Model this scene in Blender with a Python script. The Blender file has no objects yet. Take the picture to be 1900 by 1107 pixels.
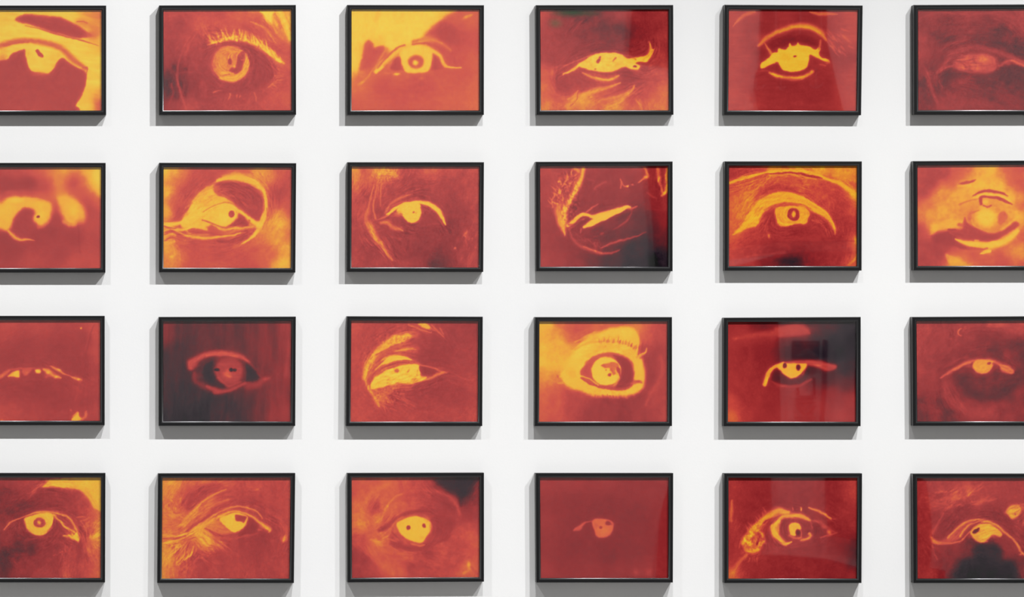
import numpy as np
# ---------------------------------------------------------------- picture painter
# Every photograph is toned from one heat scale: 0 ink black .. .5 crimson .. 1 yellow
RAMP = np.array([
 (0.00, 34, 33, 39), (0.12, 64, 56, 61), (0.25,106, 56, 60), (0.38,148, 58, 61),
 (0.50,178, 70, 70), (0.60,206, 84, 77), (0.70,221,107, 76), (0.80,233,146, 69),
 (0.90,243,182, 67), (1.00,250,207, 80)], float)

def smooth(x):
    x = np.clip(x, 0, 1)
    return x*x*(3-2*x)

def spline(pts, closed=False, n=10):
    P = np.array(pts, float)
    if len(P) == 2 and not closed:
        u = np.linspace(0, 1, 24)[:, None]
        return P[0]*(1-u)+P[1]*u
    if closed:
        Q = np.vstack([P[-1], P, P[0], P[1]])
    else:
        Q = np.vstack([2*P[0]-P[1], P, 2*P[-1]-P[-2]])
    out = []
    for i in range(1, len(Q)-2):
        p0, p1, p2, p3 = Q[i-1], Q[i], Q[i+1], Q[i+2]
        L = np.hypot(*(p2-p1)[:2])
        m = max(3, min(40, int(L/6)))
        u = (np.arange(m)/m)[:, None]
        out.append(.5*((2*p1)+(-p0+p2)*u+(2*p0-5*p1+4*p2-p3)*u*u+(-p0+3*p1-3*p2+p3)*u**3))
    out.append(Q[-2][None] if not closed else P[:1])
    return np.vstack(out)

class Art:
    def __init__(s, X, Y, seed):
        s.X, s.Y, s.rng = X, Y, np.random.default_rng(seed)
        s.T = np.full(X.shape, .5); s.skin = 1.; s.glow = .45; s.fibre = .048; s.tints = []; s.ax = X[0].copy(); s.ay = Y[:, 0].copy()
        s.X = X+7*s.field(80, 80)+3.5*s.field(26, 26, 0, 2)      # nothing in a photograph has a ruled edge
        s.Y = Y+7*s.field(80, 80)+3.5*s.field(26, 26, 0, 2)
    def bg(s, pts, p=3.2):                       # smooth field through scattered tones
        num = np.zeros_like(s.X); den = np.zeros_like(s.X)
        for x, y, t in pts:
            w = 1/(((s.X-x)**2+(s.Y-y)**2+2200)**(p/2))
            num += w*t; den += w
        s.T = num/den
    def box(s, x0, y0, x1, y1):
        i0, i1 = np.searchsorted(s.ax, [x0-9, x1+9]); j0, j1 = np.searchsorted(s.ay, [y0-9, y1+9])
        return slice(j0, j1), slice(i0, i1)
    def mix(s, sl, w, t): s.T[sl] += (t-s.T[sl])*w
    def bl(s, x, y, rx, ry, t, a=1., e=1., rot=0.):     # soft ellipse
        R = max(rx, ry); sl = s.box(x-R, y-R, x+R, y+R)
        c, q = np.cos(np.radians(rot)), np.sin(np.radians(rot))
        u = (s.X[sl]-x)*c+(s.Y[sl]-y)*q; v = -(s.X[sl]-x)*q+(s.Y[sl]-y)*c
        r = np.sqrt((u/rx)**2+(v/ry)**2)
        s.mix(sl, a*smooth((1-r)/max(e, .02)), t)
    def st(s, pts, w, t, a=1., e=.5):                   # brush stroke, half width w, edge softness e
        if not isinstance(w, (list, tuple)): w = [w]*len(pts)
        if len(w) != len(pts): w = list(np.interp(np.linspace(0, 1, len(pts)), np.linspace(0, 1, len(w)), w))
        Q = spline([(p[0], p[1], k) for p, k in zip(pts, w)])
        m = max(w)*(1+e)+7
        sl = s.box(Q[:, 0].min()-m, Q[:, 1].min()-m, Q[:, 0].max()+m, Q[:, 1].max()+m)
        X, Y = s.X[sl], s.Y[sl]
        if X.size == 0: return
        best = np.full(X.shape, -1e9)
        for x, y, k in Q:
            k = max(k, .8); sf = max(e*k, 4.5)
            best = np.maximum(best, (k+sf-np.sqrt((X-x)**2+(Y-y)**2))/(2*sf)*min(1, .35+k/4))
        s.mix(sl, a*smooth(best), t)
    def pg(s, pts, t, a=1., b=8., closed=True):         # filled outline with soft edge b
        Q = spline(pts, True); m = b*1.2+6
        sl = s.box(Q[:, 0].min()-m, Q[:, 1].min()-m, Q[:, 0].max()+m, Q[:, 1].max()+m)
        X, Y = s.X[sl], s.Y[sl]
        ins = np.zeros(X.shape, bool); d2 = np.full(X.shape, 1e12)
        for (x0, y0), (x1, y1) in zip(Q[:-1], Q[1:]):
            if y0 != y1:
                ins ^= ((Y < y0) != (Y < y1)) & (X < x0+(Y-y0)*(x1-x0)/(y1-y0))
            d2 = np.minimum(d2, (X-x0)**2+(Y-y0)**2)
        d = np.sqrt(d2)*np.where(ins, 1, -1)
        s.mix(sl, a*smooth(.5+d/(2*max(b, 5))), t)
    def field(s, sx, sy, rot=0., octv=3, warp=0.):
        c, q = np.cos(np.radians(rot)), np.sin(np.radians(rot))
        out = np.zeros_like(s.X); amp = 1; tot = 0
        for o in range(octv):
            U = ((s.X)*c+(s.Y)*q)/sx*2**o+50; V = (-(s.X)*q+(s.Y)*c)/sy*2**o+50
            g = s.rng.random((257, 257))-.5
            iu = np.floor(U).astype(int); iv = np.floor(V).astype(int)
            fu = smooth(U-iu); fv = smooth(V-iv)
            G = lambda a, b: g[b % 257, a % 257]
            out += amp*((G(iu, iv)*(1-fu)+G(iu+1, iv)*fu)*(1-fv)+(G(iu, iv+1)*(1-fu)+G(iu+1, iv+1)*fu)*fv)
            tot += amp; amp *= .6
        return out/tot*2
    def nz(s, amp, sx, sy=None, rot=0., m=None, octv=3, hi=False):  # grain; m=(x,y,rx,ry[,rot]) limits it
        f = s.field(sx, sy or sx, rot, octv)
        if hi: f = np.maximum(f, 0)*1.6
        if m:
            x, y, rx, ry = m[:4]; r0 = np.radians(m[4] if len(m) > 4 else 0)
            u = (s.X-x)*np.cos(r0)+(s.Y-y)*np.sin(r0); v = -(s.X-x)*np.sin(r0)+(s.Y-y)*np.cos(r0)
            f = f*smooth((1-np.sqrt((u/rx)**2+(v/ry)**2))*1.6)
        s.T = s.T+amp*f
    def hairs(s, pts, n, L, ang, w, t, a=.7, jit=10, spread=8, curl=0):  # short strokes standing off a line
        Q = spline(pts); r = s.rng
        angs = ang if isinstance(ang, (list, tuple)) else (ang, ang)
        for k in range(n):
            f = (k+r.random()*.8)/n; x, y = Q[int(f*(len(Q)-1))]
            g = np.radians(np.interp(f, np.linspace(0, 1, len(angs)), angs)+r.normal()*jit)
            l = L*(.6+.7*r.random()); x += r.normal()*spread; y += r.normal()*spread
            g2 = g+np.radians(curl)
            s.st([(x, y), (x+l*.5*np.cos(g), y-l*.5*np.sin(g)),
                  (x+l*.5*np.cos(g)+l*.5*np.cos(g2), y-l*.5*np.sin(g)-l*.5*np.sin(g2))], [w, w*.8, w*.3], t, a*(.6+.4*r.random()))
    def rgb(s):
        P = s.T+s.glow*np.clip(np.minimum(s.soft(16.), .68)-s.T, 0, 1)     # halation of the enlarged negative
        P = P+.75*(s.soft(2.9, P)-P)
        k = s.skin                                      # creases of skin picked out by the toning
        if k: P = P+k*s.fibre*s.creases()*np.clip(P*1.7, .35, 1)*(1-.75*smooth((P-.8)/.15))+.02*k*s.field(9, 9, 0, 2)
        T = np.clip(P+.012*s.field(8, 8, 0, 1), 0, 1)
        out = np.stack([np.interp(T, RAMP[:, 0], RAMP[:, j]) for j in (1, 2, 3)], -1)/255.
        for x, y, rx, ry, rgb, a in s.tints:
            w = a*smooth(1-np.sqrt(((s.X-x)/rx)**2+((s.Y-y)/ry)**2))[..., None]
            out += (np.array(rgb)/255.-out)*w
        return out
    def soft(s, sig, T=None):
        T = s.T if T is None else T
        for ax, h in ((0, s.ay[1]-s.ay[0]), (1, s.ax[1]-s.ax[0])):
            n = int(3*sig/h)+1; k = np.exp(-.5*(np.arange(-n, n+1)*h/sig)**2); k /= k.sum()
            pad = [(0, 0), (0, 0)]; pad[ax] = (n, n); Q = np.pad(T, pad, mode='edge'); N = T.shape[ax]
            T = sum(w*(Q[i:i+N] if ax == 0 else Q[:, i:i+N]) for i, w in enumerate(k))
        return T
    def creases(s):                                      # fine lines that run along the forms of the picture
        F = s.soft(9.); gy, gx = np.gradient(F)
        A, B, D = s.soft(48., gx*gx), s.soft(48., gx*gy), s.soft(48., gy*gy)
        th = .5*np.arctan2(2*B, A-D)+np.pi/2+.25*s.field(120, 120, 0, 1)
        vx, vy = np.cos(th), np.sin(th)
        N = s.rng.normal(size=F.shape); N = s.soft(3., N); out = N.copy()
        H, W = F.shape; jj, ii = np.mgrid[0:H, 0:W].astype(float)
        for sg in (1, -1):
            y, x = jj.copy(), ii.copy(); px, py = sg*vx, sg*vy
            for _ in range(7):
                a = np.clip(y.round().astype(int), 0, H-1); b = np.clip(x.round().astype(int), 0, W-1)
                ux, uy = vx[a, b], vy[a, b]
                f = np.sign(ux*px+uy*py+1e-9); px, py = ux*f, uy*f; y += py; x += px
                out += N[np.clip(y.round().astype(int), 0, H-1), np.clip(x.round().astype(int), 0, W-1)]
        out /= out.std()
        g = smooth(.5+s.field(150, 150, 0, 2)*1.6)        # strong in places, faint in others
        e = np.sqrt(A+D); e = np.clip(e/np.percentile(e, 75), .22, 1)   # strongest around the eye itself
        return np.clip(out, -2, 2.4)*.5*(.35+.9*g)*e
PIC = {}
def pic(r, c):
    def f(fn): PIC[(r, c)] = fn; return fn
    return f

@pic(1,1)
def _(A):
    A.skin = 0.3
    A.bg([(-150,150,.93),(50,130,.93),(300,90,.96),(600,120,.97),(700,150,.85),(800,120,.8),(810,100,.68),(60,240,.97),(400,300,.98),(650,400,.98),(770,500,.97),(780,700,.98),(820,330,.85),(700,850,.95),(640,900,.96),(825,750,.85),(830,860,.64),(100,290,.97),(30,400,.93)])
    A.nz(.05,130,25,10)
    A.pg([(122,162),(180,125),(240,116),(350,128),(480,140),(560,168),(640,212),(700,250),(755,290),(700,312),(640,318),(560,300),(450,270),(350,240),(240,202),(170,182)],.52,b=15)
    A.st([(640,180),(720,200),(780,230),(815,250)],26,.72,.55,e=1); A.st([(630,178),(680,175),(715,190)],5,.6,.7)
    A.bl(760,285,90,60,.68,.8)
    A.st([(205,210),(350,248),(500,288),(640,325),(810,378)],[3,4,5,6,2],.56,.9)
    A.st([(480,270),(580,305),(660,325)],3,.9,.6)
    A.st([(-100,400),(22,368),(100,342),(220,332),(330,345),(430,368),(520,410),(600,490),(700,560)],[24,22,20,18,22,24,24,26,14],.66,.9,e=.9)
    A.st([(30,372),(120,350),(230,345)],8,.58,.6,e=1)
    A.pg([(-220,500),(0,492),(65,482),(95,440),(150,418),(203,410),(212,470),(232,540),(268,588),(330,602),(400,600),(440,560),(470,505),(510,478),(560,510),(640,560),(705,592),(714,625),(700,700),(668,790),(625,860),(585,925),(-220,925)],.52,b=9)
    A.bl(300,930,420,110,.57,.9); A.bl(330,610,110,25,.68,.7); A.bl(20,560,60,200,.5,.5)
    A.bl(690,570,34,24,.72,.8); A.st([(680,560),(712,552),(712,590)],4,.56,.8)
    A.bl(230,440,24,40,.84,.5); A.bl(478,455,26,30,.88,.5); A.bl(440,540,34,40,.8,.4)
    A.st([(302,418),(322,440),(342,456)],[13,15,13],.5,1,e=.3); A.bl(330,600,70,14,.7,.5)
    A.nz(.025,40)

@pic(1,2)
def _(A):
    A.skin = 1.2
    A.bg([(170,110,.57),(250,250,.48),(160,400,.5),(160,520,.42),(200,560,.34),(190,660,.22),(200,780,.26),(240,860,.48),(330,330,.52),(300,600,.36),(330,700,.34),(420,500,.48),(350,880,.56),(450,200,.6),(600,120,.58),(760,160,.64),(700,250,.58),(850,120,.64),(950,200,.6),(1100,120,.78),(1180,220,.82),(1000,480,.48),(900,500,.47),(800,700,.45),(600,720,.45),(900,820,.54),(1150,500,.62),(1180,800,.62),(1000,880,.6),(700,860,.54),(480,700,.48)])
    A.nz(.07,30,160,12,m=(280,600,220,420)); A.nz(.05,60,60)
    A.st([(470,170),(400,250),(340,330),(300,430),(265,560),(265,680),(300,800),(340,880)],[8,10,10,8,9,9,10,12],.62,.55,e=1)
    A.st([(520,200),(420,270),(360,360),(320,450)],9,.63,.5,e=1)
    for x,y,r1,r2,t in((240,560,26,60,.14),(325,560,26,22,.2),(290,690,20,70,.14),(180,740,40,70,.18),(330,780,22,50,.25),(190,600,30,40,.25)): A.bl(x,y,r1,r2,t,.7,rot=-12)
    A.st([(210,690),(230,760),(200,840)],8,.5,.5); A.st([(270,600),(380,590),(480,605)],4,.56,.5); A.st([(250,620),(290,760),(340,870)],7,.55,.5)
    A.hairs([(420,230),(520,190),(650,230),(620,280)],14,60,(30,-10),4,.68,.5,spread=26)
    for p in([(500,230),(560,240),(600,235)],[(470,290),(520,270),(600,280)],[(690,210),(800,230),(880,290)]): A.st(p,4,.68,.5)
    # bright corner
    A.pg([(880,92),(930,100),(960,140),(1000,180),(1030,210),(1040,180),(1080,230),(1130,240),(1160,290),(1195,330),(1200,85),(880,85)],.86,.8,b=26)
    A.pg([(945,90),(1050,90),(1040,130),(1040,190),(1000,180),(975,130)],1.,.9,b=14)
    A.st([(1100,100),(1140,180),(1170,260),(1190,320)],[18,16,18,14],.95,.9,e=1)
    A.st([(1000,170),(1050,220),(1080,270)],7,.82,.7); A.st([(1060,120),(1100,190),(1110,230)],14,.66,.5)
    A.st([(860,180),(920,200),(990,240),(1040,300),(1070,350)],[4,8,9,8,4],.8,.8,e=.9); A.st([(900,220),(980,250),(1020,330),(1060,340)],7,.7,.6)
    A.bl(850,240,120,50,.5,.5,rot=15); A.bl(1020,400,80,60,.56,.5)
    # dark eye opening
    A.pg([(480,470),(520,400),(600,352),(700,338),(820,350),(920,390),(990,450),(1030,520),(1060,600),(1030,660),(950,710),(820,748),(700,760),(590,720),(510,650),(470,560)],.47,.9,b=24)
    # lashes, upper
    A.st([(510,370),(580,345),(640,325),(700,312),(760,310),(840,325),(900,350),(960,385),(1020,435),(1080,485),(1130,520)],[4,12,18,23,25,27,28,29,27,24,14],.85,.9,e=.8)
    A.st([(900,350),(980,400),(1040,455),(1110,510)],[10,14,14,10],1,.8,e=.8)
    A.hairs([(540,350),(640,322),(740,312),(850,325),(960,385),(1120,505)],60,66,(140,110,92,110,130,120),7,.97,.8,jit=12,spread=10)
    A.hairs([(560,345),(700,318),(850,325),(1000,415),(1100,490)],40,50,(120,100,100,130,130),3,.5,.55,jit=14,spread=12)
    A.hairs([(540,340),(640,312),(740,300),(850,318)],26,26,(150,60),3,.5,.6,spread=10)
    for x,y in((690,310),(745,300),(745,325),(820,325)): A.bl(x,y,22,16,1,.8)
    A.st([(1000,470),(1040,540),(1060,620)],7,.68,.5,e=1); A.hairs([(1030,470),(1080,540),(1100,600)],8,50,(-30,-20),4,.76,.6)
    A.hairs([(1080,640),(1050,690),(1010,720)],8,50,(10,-40),5,.78,.7)
    # lower lashes
    for p in([(560,760),(600,745),(625,750)],[(690,790),(678,815)],[(695,770),(690,800)],[(750,780),(745,800)],[(780,785),(770,800)],[(895,760),(910,800),(905,830)],[(1010,720),(1040,690),(1075,660)],[(1030,700),(1070,680)],[(1060,620),(1120,620)]): A.st(p,[6,3],.72,.8)
    # iris
    A.bl(695,520,160,156,.78,1,e=.14); A.bl(690,520,150,150,.76,.6,e=.6)
    A.bl(560,520,60,120,.7,.5); A.bl(640,420,120,70,.73,.5)
    A.pg([(770,440),(800,420),(825,470),(800,540),(770,600),(720,600),(690,580),(700,560),(740,540),(750,480)],.48,.95,b=7)
    A.pg([(820,440),(852,500),(848,570),(810,630),(740,668),(670,670),(600,640),(640,630),(730,620),(790,580),(820,520)],.86,.9,b=10)
    A.bl(692,508,20,28,.46,.95,e=.4); A.bl(730,550,22,22,.9,.8); A.st([(640,590),(680,600),(720,600)],6,.85,.8); A.st([(640,620),(690,608)],5,.6,.6); A.st([(790,495),(812,495)],5,.8,.6)
    A.bl(800,360,60,20,.47,.6); A.st([(560,400),(620,360),(720,352),(800,370)],9,.5,.8,e=.8)
    A.nz(.04,22)

@pic(1,3)
def _(A):
    A.skin = 0.3
    A.bg([(150,100,.92),(300,110,.88),(500,110,.92),(800,110,.94),(160,300,.97),(160,500,.96),(160,590,.86),(250,240,.95),(400,200,1.),(600,250,.99),(450,360,.95),(700,200,.98),(280,420,.62),(280,520,.6),(380,420,.6),(200,640,.68),(1000,110,.64),(900,250,.55),(1150,150,.66),(1000,330,.55),(1150,350,.6),(1000,420,.6),(1150,500,.66),(700,720,.585),(400,720,.59),(400,860,.63),(160,880,.64),(700,880,.625),(1050,620,.62),(1150,700,.68),(1180,860,.7),(1000,880,.66),(1000,520,.6),(550,800,.6)])
    A.nz(.05,140,30,-50,m=(400,200,500,260)); 
    A.pg([(130,60),(950,70),(905,130),(850,180),(790,230),(735,290),(650,340),(560,370),(480,410),(400,380),(330,380),(290,330),(255,370),(240,450),(200,560),(150,590),(130,590)],.97,.75,b=26)
    A.st([(560,120),(500,190)],20,.9,.3,e=1); A.st([(360,110),(340,160)],20,.88,.5,e=1); A.st([(330,380),(390,340),(380,300)],12,.9,.4)
    A.pg([(270,340),(310,345),(330,395),(400,380),(400,430),(330,500),(270,560),(210,570),(230,480),(250,410)],.6,.85,b=18)
    A.pg([(740,290),(830,215),(900,180),(1010,250),(1000,340),(920,360),(840,310)],.53,.7,b=30)
    A.bl(1090,140,60,24,.84,.9,rot=-30); A.bl(1130,125,30,20,.9,.6,rot=-30)
    A.st([(650,340),(740,320),(840,335),(910,375),(960,420)],[14,13,13,13,8],.72,.9,e=.9); A.st([(720,320),(800,330),(880,350)],7,.82,.5,e=1)
    A.st([(650,365),(760,360),(850,385),(900,430)],11,.58,.8,e=.8)
    A.st([(340,590),(400,520),(470,460),(550,400),(640,385),(740,385),(800,410),(870,460),(905,530),(960,555),(1040,560)],[14,22,17,14,16,16,16,15,13,8,6],.9,.95,e=.8)
    A.st([(200,690),(240,665),(280,620),(350,530),(400,440),(430,400)],[12,13,8,9,10,12],.78,.75,e=.9)
    A.st([(360,560),(430,470),(520,390),(580,370)],8,.6,.7,e=.8); A.st([(350,590),(390,550)],13,.95,.8,e=.8)
    A.bl(235,675,36,18,.85,.7,rot=-30)
    A.pg([(460,540),(500,480),(545,470),(560,530),(580,570),(520,580),(470,570)],.54,.95,b=10)
    A.pg([(815,470),(840,470),(880,520),(890,560),(820,575),(790,560)],.54,.9,b=12)
    A.pg([(545,430),(620,385),(720,380),(800,410),(805,480),(790,560),(740,595),(650,600),(590,590),(555,510)],.95,.95,b=13)
    A.bl(672,505,82,72,.6,1,e=.45); A.bl(670,520,55,50,.72,.5); A.bl(668,512,44,38,.96,1,e=.9); A.bl(680,555,40,20,.78,.5)
    A.bl(515,608,44,18,.93,1); A.bl(440,600,60,14,.75,.6); A.bl(600,630,30,16,.68,.8); A.bl(715,640,34,20,.69,.9); A.bl(905,530,26,16,.88,.7)
    A.bl(750,570,26,12,.9,.7); A.bl(1090,680,110,60,.63,.4,rot=-40)
    A.nz(.03,18,30); A.nz(.03,90,12,m=(650,760,600,200))

@pic(1,4)
def _(A):
    A.tints = [(400,100,240,60,(44,80,52),.75), (270,190,90,60,(110,100,70),.6), (560,110,140,40,(60,74,56),.5)]
    A.skin = 1.2
    A.bg([(170,110,.56),(170,300,.5),(170,480,.49),(170,600,.66),(170,720,.72),(170,880,.76),(330,130,.4),(450,110,.25),(600,110,.38),(400,220,.4),(330,400,.45),(250,450,.48),(560,270,.36),(700,220,.3),(800,230,.28),(860,260,.27),(700,300,.32),(600,380,.38),(800,380,.39),(780,130,.47),(870,130,.45),(1000,130,.41),(1180,130,.47),(930,300,.38),(1000,240,.4),(1180,300,.48),(1180,450,.5),(1000,430,.44),(300,640,.47),(330,720,.52),(500,660,.54),(700,690,.54),(880,640,.46),(1000,560,.5),(1100,600,.58),(1000,700,.54),(1150,750,.7),(1180,880,.74),(1060,880,.72),(920,880,.66),(600,760,.62),(450,820,.8),(540,800,.8),(700,820,.68),(760,880,.78),(330,860,.68),(950,800,.58)])
    A.nz(.05,50,50)
    A.hairs([(200,200),(300,150),(430,120),(560,100)],34,110,(50,35),5,.42,.45,jit=10,spread=26)
    A.hairs([(380,270),(450,200),(540,160),(640,110)],30,90,(55,35),4,.24,.6,jit=8,spread=16)
    A.hairs([(390,280),(470,210),(560,170)],12,80,(55,35),3,.6,.5,spread=12)
    A.bl(410,110,110,36,.17,.55,rot=-10); A.bl(520,170,90,24,.2,.45,rot=-30); A.bl(260,190,70,26,.32,.4,rot=-40)
    A.pg([(560,250),(640,205),(760,200),(860,230),(900,270),(850,300),(760,260),(650,265)],.28,.6,b=26)
    A.bl(700,380,220,110,.37,.5)
    A.pg([(258,580),(320,600),(430,590),(560,600),(650,680),(560,740),(430,760),(360,790),(300,750),(262,660)],.48,.7,b=18)
    A.bl(240,600,26,70,.74,.8); A.st([(278,570),(262,620),(262,700)],4,.66,.7)
    # eye opening
    A.st([(330,612),(400,580),(470,530),(540,490)],[5,11,12,8],.9,.95,e=.7); A.st([(335,545),(420,510),(500,475),(560,450)],[3,4,5,6],.72,.8)
    A.pg([(440,545),(500,500),(560,455),(640,435),(740,430),(810,445),(860,480),(930,470),(1000,460),(1040,430),(1060,400),(1075,410),(1040,480),(1010,510),(960,505),(930,520),(965,545),(945,575),(900,570),(840,550),(800,565),(730,588),(640,590),(560,580),(490,560)],.95,1,b=9)
    A.st([(1050,440),(1052,390),(1035,340)],[12,10,4],.82,.85,e=.8); A.st([(990,490),(1050,440),(1085,400)],[8,10,3],.85,.8)
    A.st([(460,560),(560,590),(680,605),(800,590),(850,560)],8,.42,.6,e=.8); A.st([(800,445),(880,460),(930,490)],6,.72,.6)
    A.nz(.1,34,24,m=(650,510,220,80)); A.bl(920,548,20,14,.4,.95,e=.5); A.st([(618,510),(640,470)],[13,6],.48,1,e=.4); A.bl(595,572,15,13,.55,.9); A.bl(560,530,30,30,.8,.4); A.st([(765,475),(745,500)],6,.66,.8); A.bl(785,530,50,40,.82,.4); A.bl(815,555,20,12,.7,.6)
    A.st([(490,600),(560,630),(640,655),(720,650),(790,620)],[6,11,15,14,7],.83,.9,e=.9); A.st([(600,640),(680,655),(740,645)],7,.92,.6)
    A.st([(830,580),(870,600),(900,640)],20,.42,.6,e=1)
    # cheek folds
    for p,w,t in(([(380,880),(430,830),(520,770),(620,740),(720,710),(800,680)],[26,26,22,18,12,5],.82),([(610,830),(700,810),(800,790),(870,755),(915,720)],[6,10,14,12,7],.78),([(690,890),(770,850),(850,790),(900,740),(915,700)],[26,20,12,9,5],.84),([(370,815),(420,780),(450,740)],[6,9,5],.8)): A.st(p,w,t,.85,e=.9)
    A.st([(650,790),(740,770),(830,730),(900,680)],[4,14,14,6],.5,.7,e=.9); A.st([(560,720),(640,690),(740,680)],8,.56,.5)
    A.bl(500,830,110,80,.84,.6); A.bl(960,850,30,50,.76,.6); A.st([(930,820),(970,870),(975,900)],6,.84,.5); A.st([(450,760),(440,820),(390,870)],6,.6,.5)
    A.hairs([(400,860),(520,790),(640,760)],16,60,(50,20),4,.9,.5,spread=20)
    A.nz(.045,20,34,-25)

@pic(1,5)
def _(A):
    A.skin = 0.4
    A.bg([(170,110,.56),(170,300,.54),(180,450,.54),(170,600,.55),(170,800,.56),(280,880,.55),(350,110,.52),(300,250,.49),(450,120,.42),(440,200,.42),(600,130,.46),(560,200,.46),(800,150,.42),(900,160,.44),(1000,160,.5),(1180,120,.58),(1150,300,.58),(1180,600,.55),(1180,800,.56),(420,450,.41),(450,550,.42),(400,700,.45),(600,730,.42),(800,750,.43),(700,870,.45),(500,880,.46),(930,700,.42),(1100,700,.52),(1100,480,.46),(950,400,.44),(280,620,.5),(280,480,.52)])
    A.st([(180,210),(230,160),(290,115),(350,95)],[5,11,14,12],.74,.85,e=1); A.st([(810,98),(870,115),(960,112),(1030,120)],[5,12,12,4],.8,.8,e=1)
    A.bl(400,310,120,60,.6,.5); A.bl(420,400,60,60,.44,.5)
    A.st([(390,370),(440,320),(520,270),(600,240),(680,218),(760,215),(840,235),(900,270),(940,330)],[12,17,18,19,22,24,24,20,10],.78,.95,e=.75)
    A.st([(660,222),(740,220),(830,240),(890,270)],9,.88,.7,e=1); A.st([(560,262),(640,235)],6,.86,.4,e=1)
    A.hairs([(930,260),(990,300),(1070,330),(1140,350)],20,60,(-40,-30),9,.7,.45,spread=34); A.hairs([(920,300),(970,360),(1040,440)],14,60,(-50,-50),7,.72,.5,spread=16); A.bl(1100,310,70,30,.74,.5,rot=25)
    A.pg([(465,370),(500,320),(600,290),(690,270),(800,300),(870,340),(885,390),(830,380),(720,350),(640,370),(540,400),(480,420)],.35,.75,b=20)
    A.bl(640,330,100,40,.32,.6); A.bl(690,285,60,20,.5,.5)
    A.pg([(400,540),(420,510),(470,480),(500,440),(540,430),(550,400),(600,410),(632,385),(640,350),(665,375),(700,370),(710,350),(735,370),(790,380),(850,405),(885,390),(898,400),(880,440),(900,470),(960,490),(975,515),(950,510),(870,480),(810,450),(800,480),(790,530),(760,570),(680,588),(600,580),(565,550),(540,510),(500,530),(440,556),(410,560)],.93,1,b=7)
    A.bl(690,460,120,80,.95,.6); A.st([(440,350),(470,400),(490,440)],[4,10,12],.78,.9,e=.7); A.st([(895,330),(888,400)],[7,9],.72,.8,e=.8); A.bl(960,515,36,26,.68,.8); A.st([(890,530),(940,540)],8,.62,.6)
    A.bl(690,465,20,11,.36,1,e=.5)
    A.st([(540,545),(600,600),(690,606),(770,590),(810,540)],8,.42,.9,e=.6)
    A.st([(480,595),(530,620),(600,640),(680,645),(760,630),(830,590)],[8,14,16,18,15,15],.8,.95,e=.7); A.st([(500,610),(580,635)],7,.93,.6); A.st([(660,640),(760,625)],7,.9,.5); A.st([(370,580),(440,580),(480,590)],5,.6,.6)
    A.bl(822,590,20,22,.86,.8); A.bl(670,655,200,20,.44,.4)
    A.nz(.03,60); A.nz(.03,120,14,0); A.nz(.02,18)

@pic(1,6)
def _(A):
    A.skin = 1.3
    A.bg([(220,110,.46),(220,300,.46),(220,450,.5),(230,560,.4),(225,680,.25),(225,820,.36),(330,110,.48),(260,190,.4),(400,200,.34),(350,300,.33),(450,330,.3),(600,250,.4),(600,120,.46),(850,110,.5),(1050,130,.5),(800,200,.34),(870,250,.24),(870,330,.26),(1000,350,.24),(1040,420,.22),(700,320,.3),(960,200,.44),(1050,250,.46),(700,370,.38),(500,400,.46),(330,560,.32),(330,650,.36),(430,640,.24),(600,620,.34),(700,640,.3),(900,620,.24),(1040,640,.22),(1000,700,.28),(620,720,.36),(500,700,.38),(800,740,.3),(300,820,.3),(380,860,.48),(500,860,.46),(700,860,.42),(900,860,.38),(1050,880,.36),(600,780,.38),(270,620,.46),(1100,200,.45)])
    A.nz(.08,120,22,0,m=(600,300,600,200)); A.nz(.08,110,26,20,m=(700,750,600,200)); A.nz(.05,40)
    A.st([(200,165),(270,130),(380,105),(600,115),(850,110),(980,150),(1063,250)],[6,8,9,7,10,14,14],.52,.6,e=1)
    A.st([(380,420),(440,370),(540,340),(620,320)],[4,7,9,5],.48,.7,e=1); A.bl(620,260,60,30,.48,.7)
    A.st([(370,350),(430,330),(500,300)],14,.24,.5,e=1); A.st([(480,385),(580,350),(640,330)],12,.26,.5,e=1)
    A.st([(345,600),(400,540),(460,460),(560,410),(700,395),(820,420),(930,460),(1063,520)],[12,18,18,16,16,18,20,20],.52,.8,e=1)
    A.st([(355,590),(450,540),(540,530)],[12,9,9],.58,.8,e=1); A.st([(280,600),(290,700),(340,820),(380,890)],[16,16,16,22],.49,.7,e=1)
    A.st([(345,600),(360,660),(390,720)],6,.48,.6,e=1)
    A.pg([(360,610),(480,590),(640,596),(850,590),(960,575),(1063,590),(1063,700),(900,640),(700,620),(500,640),(440,720),(390,680)],.26,.5,b=24)
    A.pg([(480,520),(540,460),(640,440),(740,436),(830,470),(850,540),(800,590),(690,600),(600,590),(500,560)],.6,.9,b=18)
    A.bl(730,490,80,60,.74,.9); A.bl(670,560,60,40,.71,.7); A.bl(560,550,50,50,.72,.7); A.bl(600,480,60,24,.68,.7); A.bl(820,500,24,30,.64,.6)
    A.st([(510,500),(560,520),(600,560),(640,580)],[7,8,7,5],.46,.8,e=.8); A.st([(640,490),(670,530),(660,570)],7,.5,.6); A.bl(710,528,20,14,.5,.7); A.st([(840,470),(845,560)],10,.46,.7,e=1)
    A.st([(860,540),(940,500),(1063,530)],[10,14,16],.62,.8,e=1); A.st([(960,500),(1020,520),(1063,540)],8,.72,.8,e=1); A.bl(930,525,40,20,.66,.6)
    A.bl(540,680,50,24,.46,.6,rot=25); A.bl(490,800,120,20,.46,.3,rot=20)
    A.bl(240,650,20,40,.14,.7,rot=-20)
    A.nz(.05,16,30,10)

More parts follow.
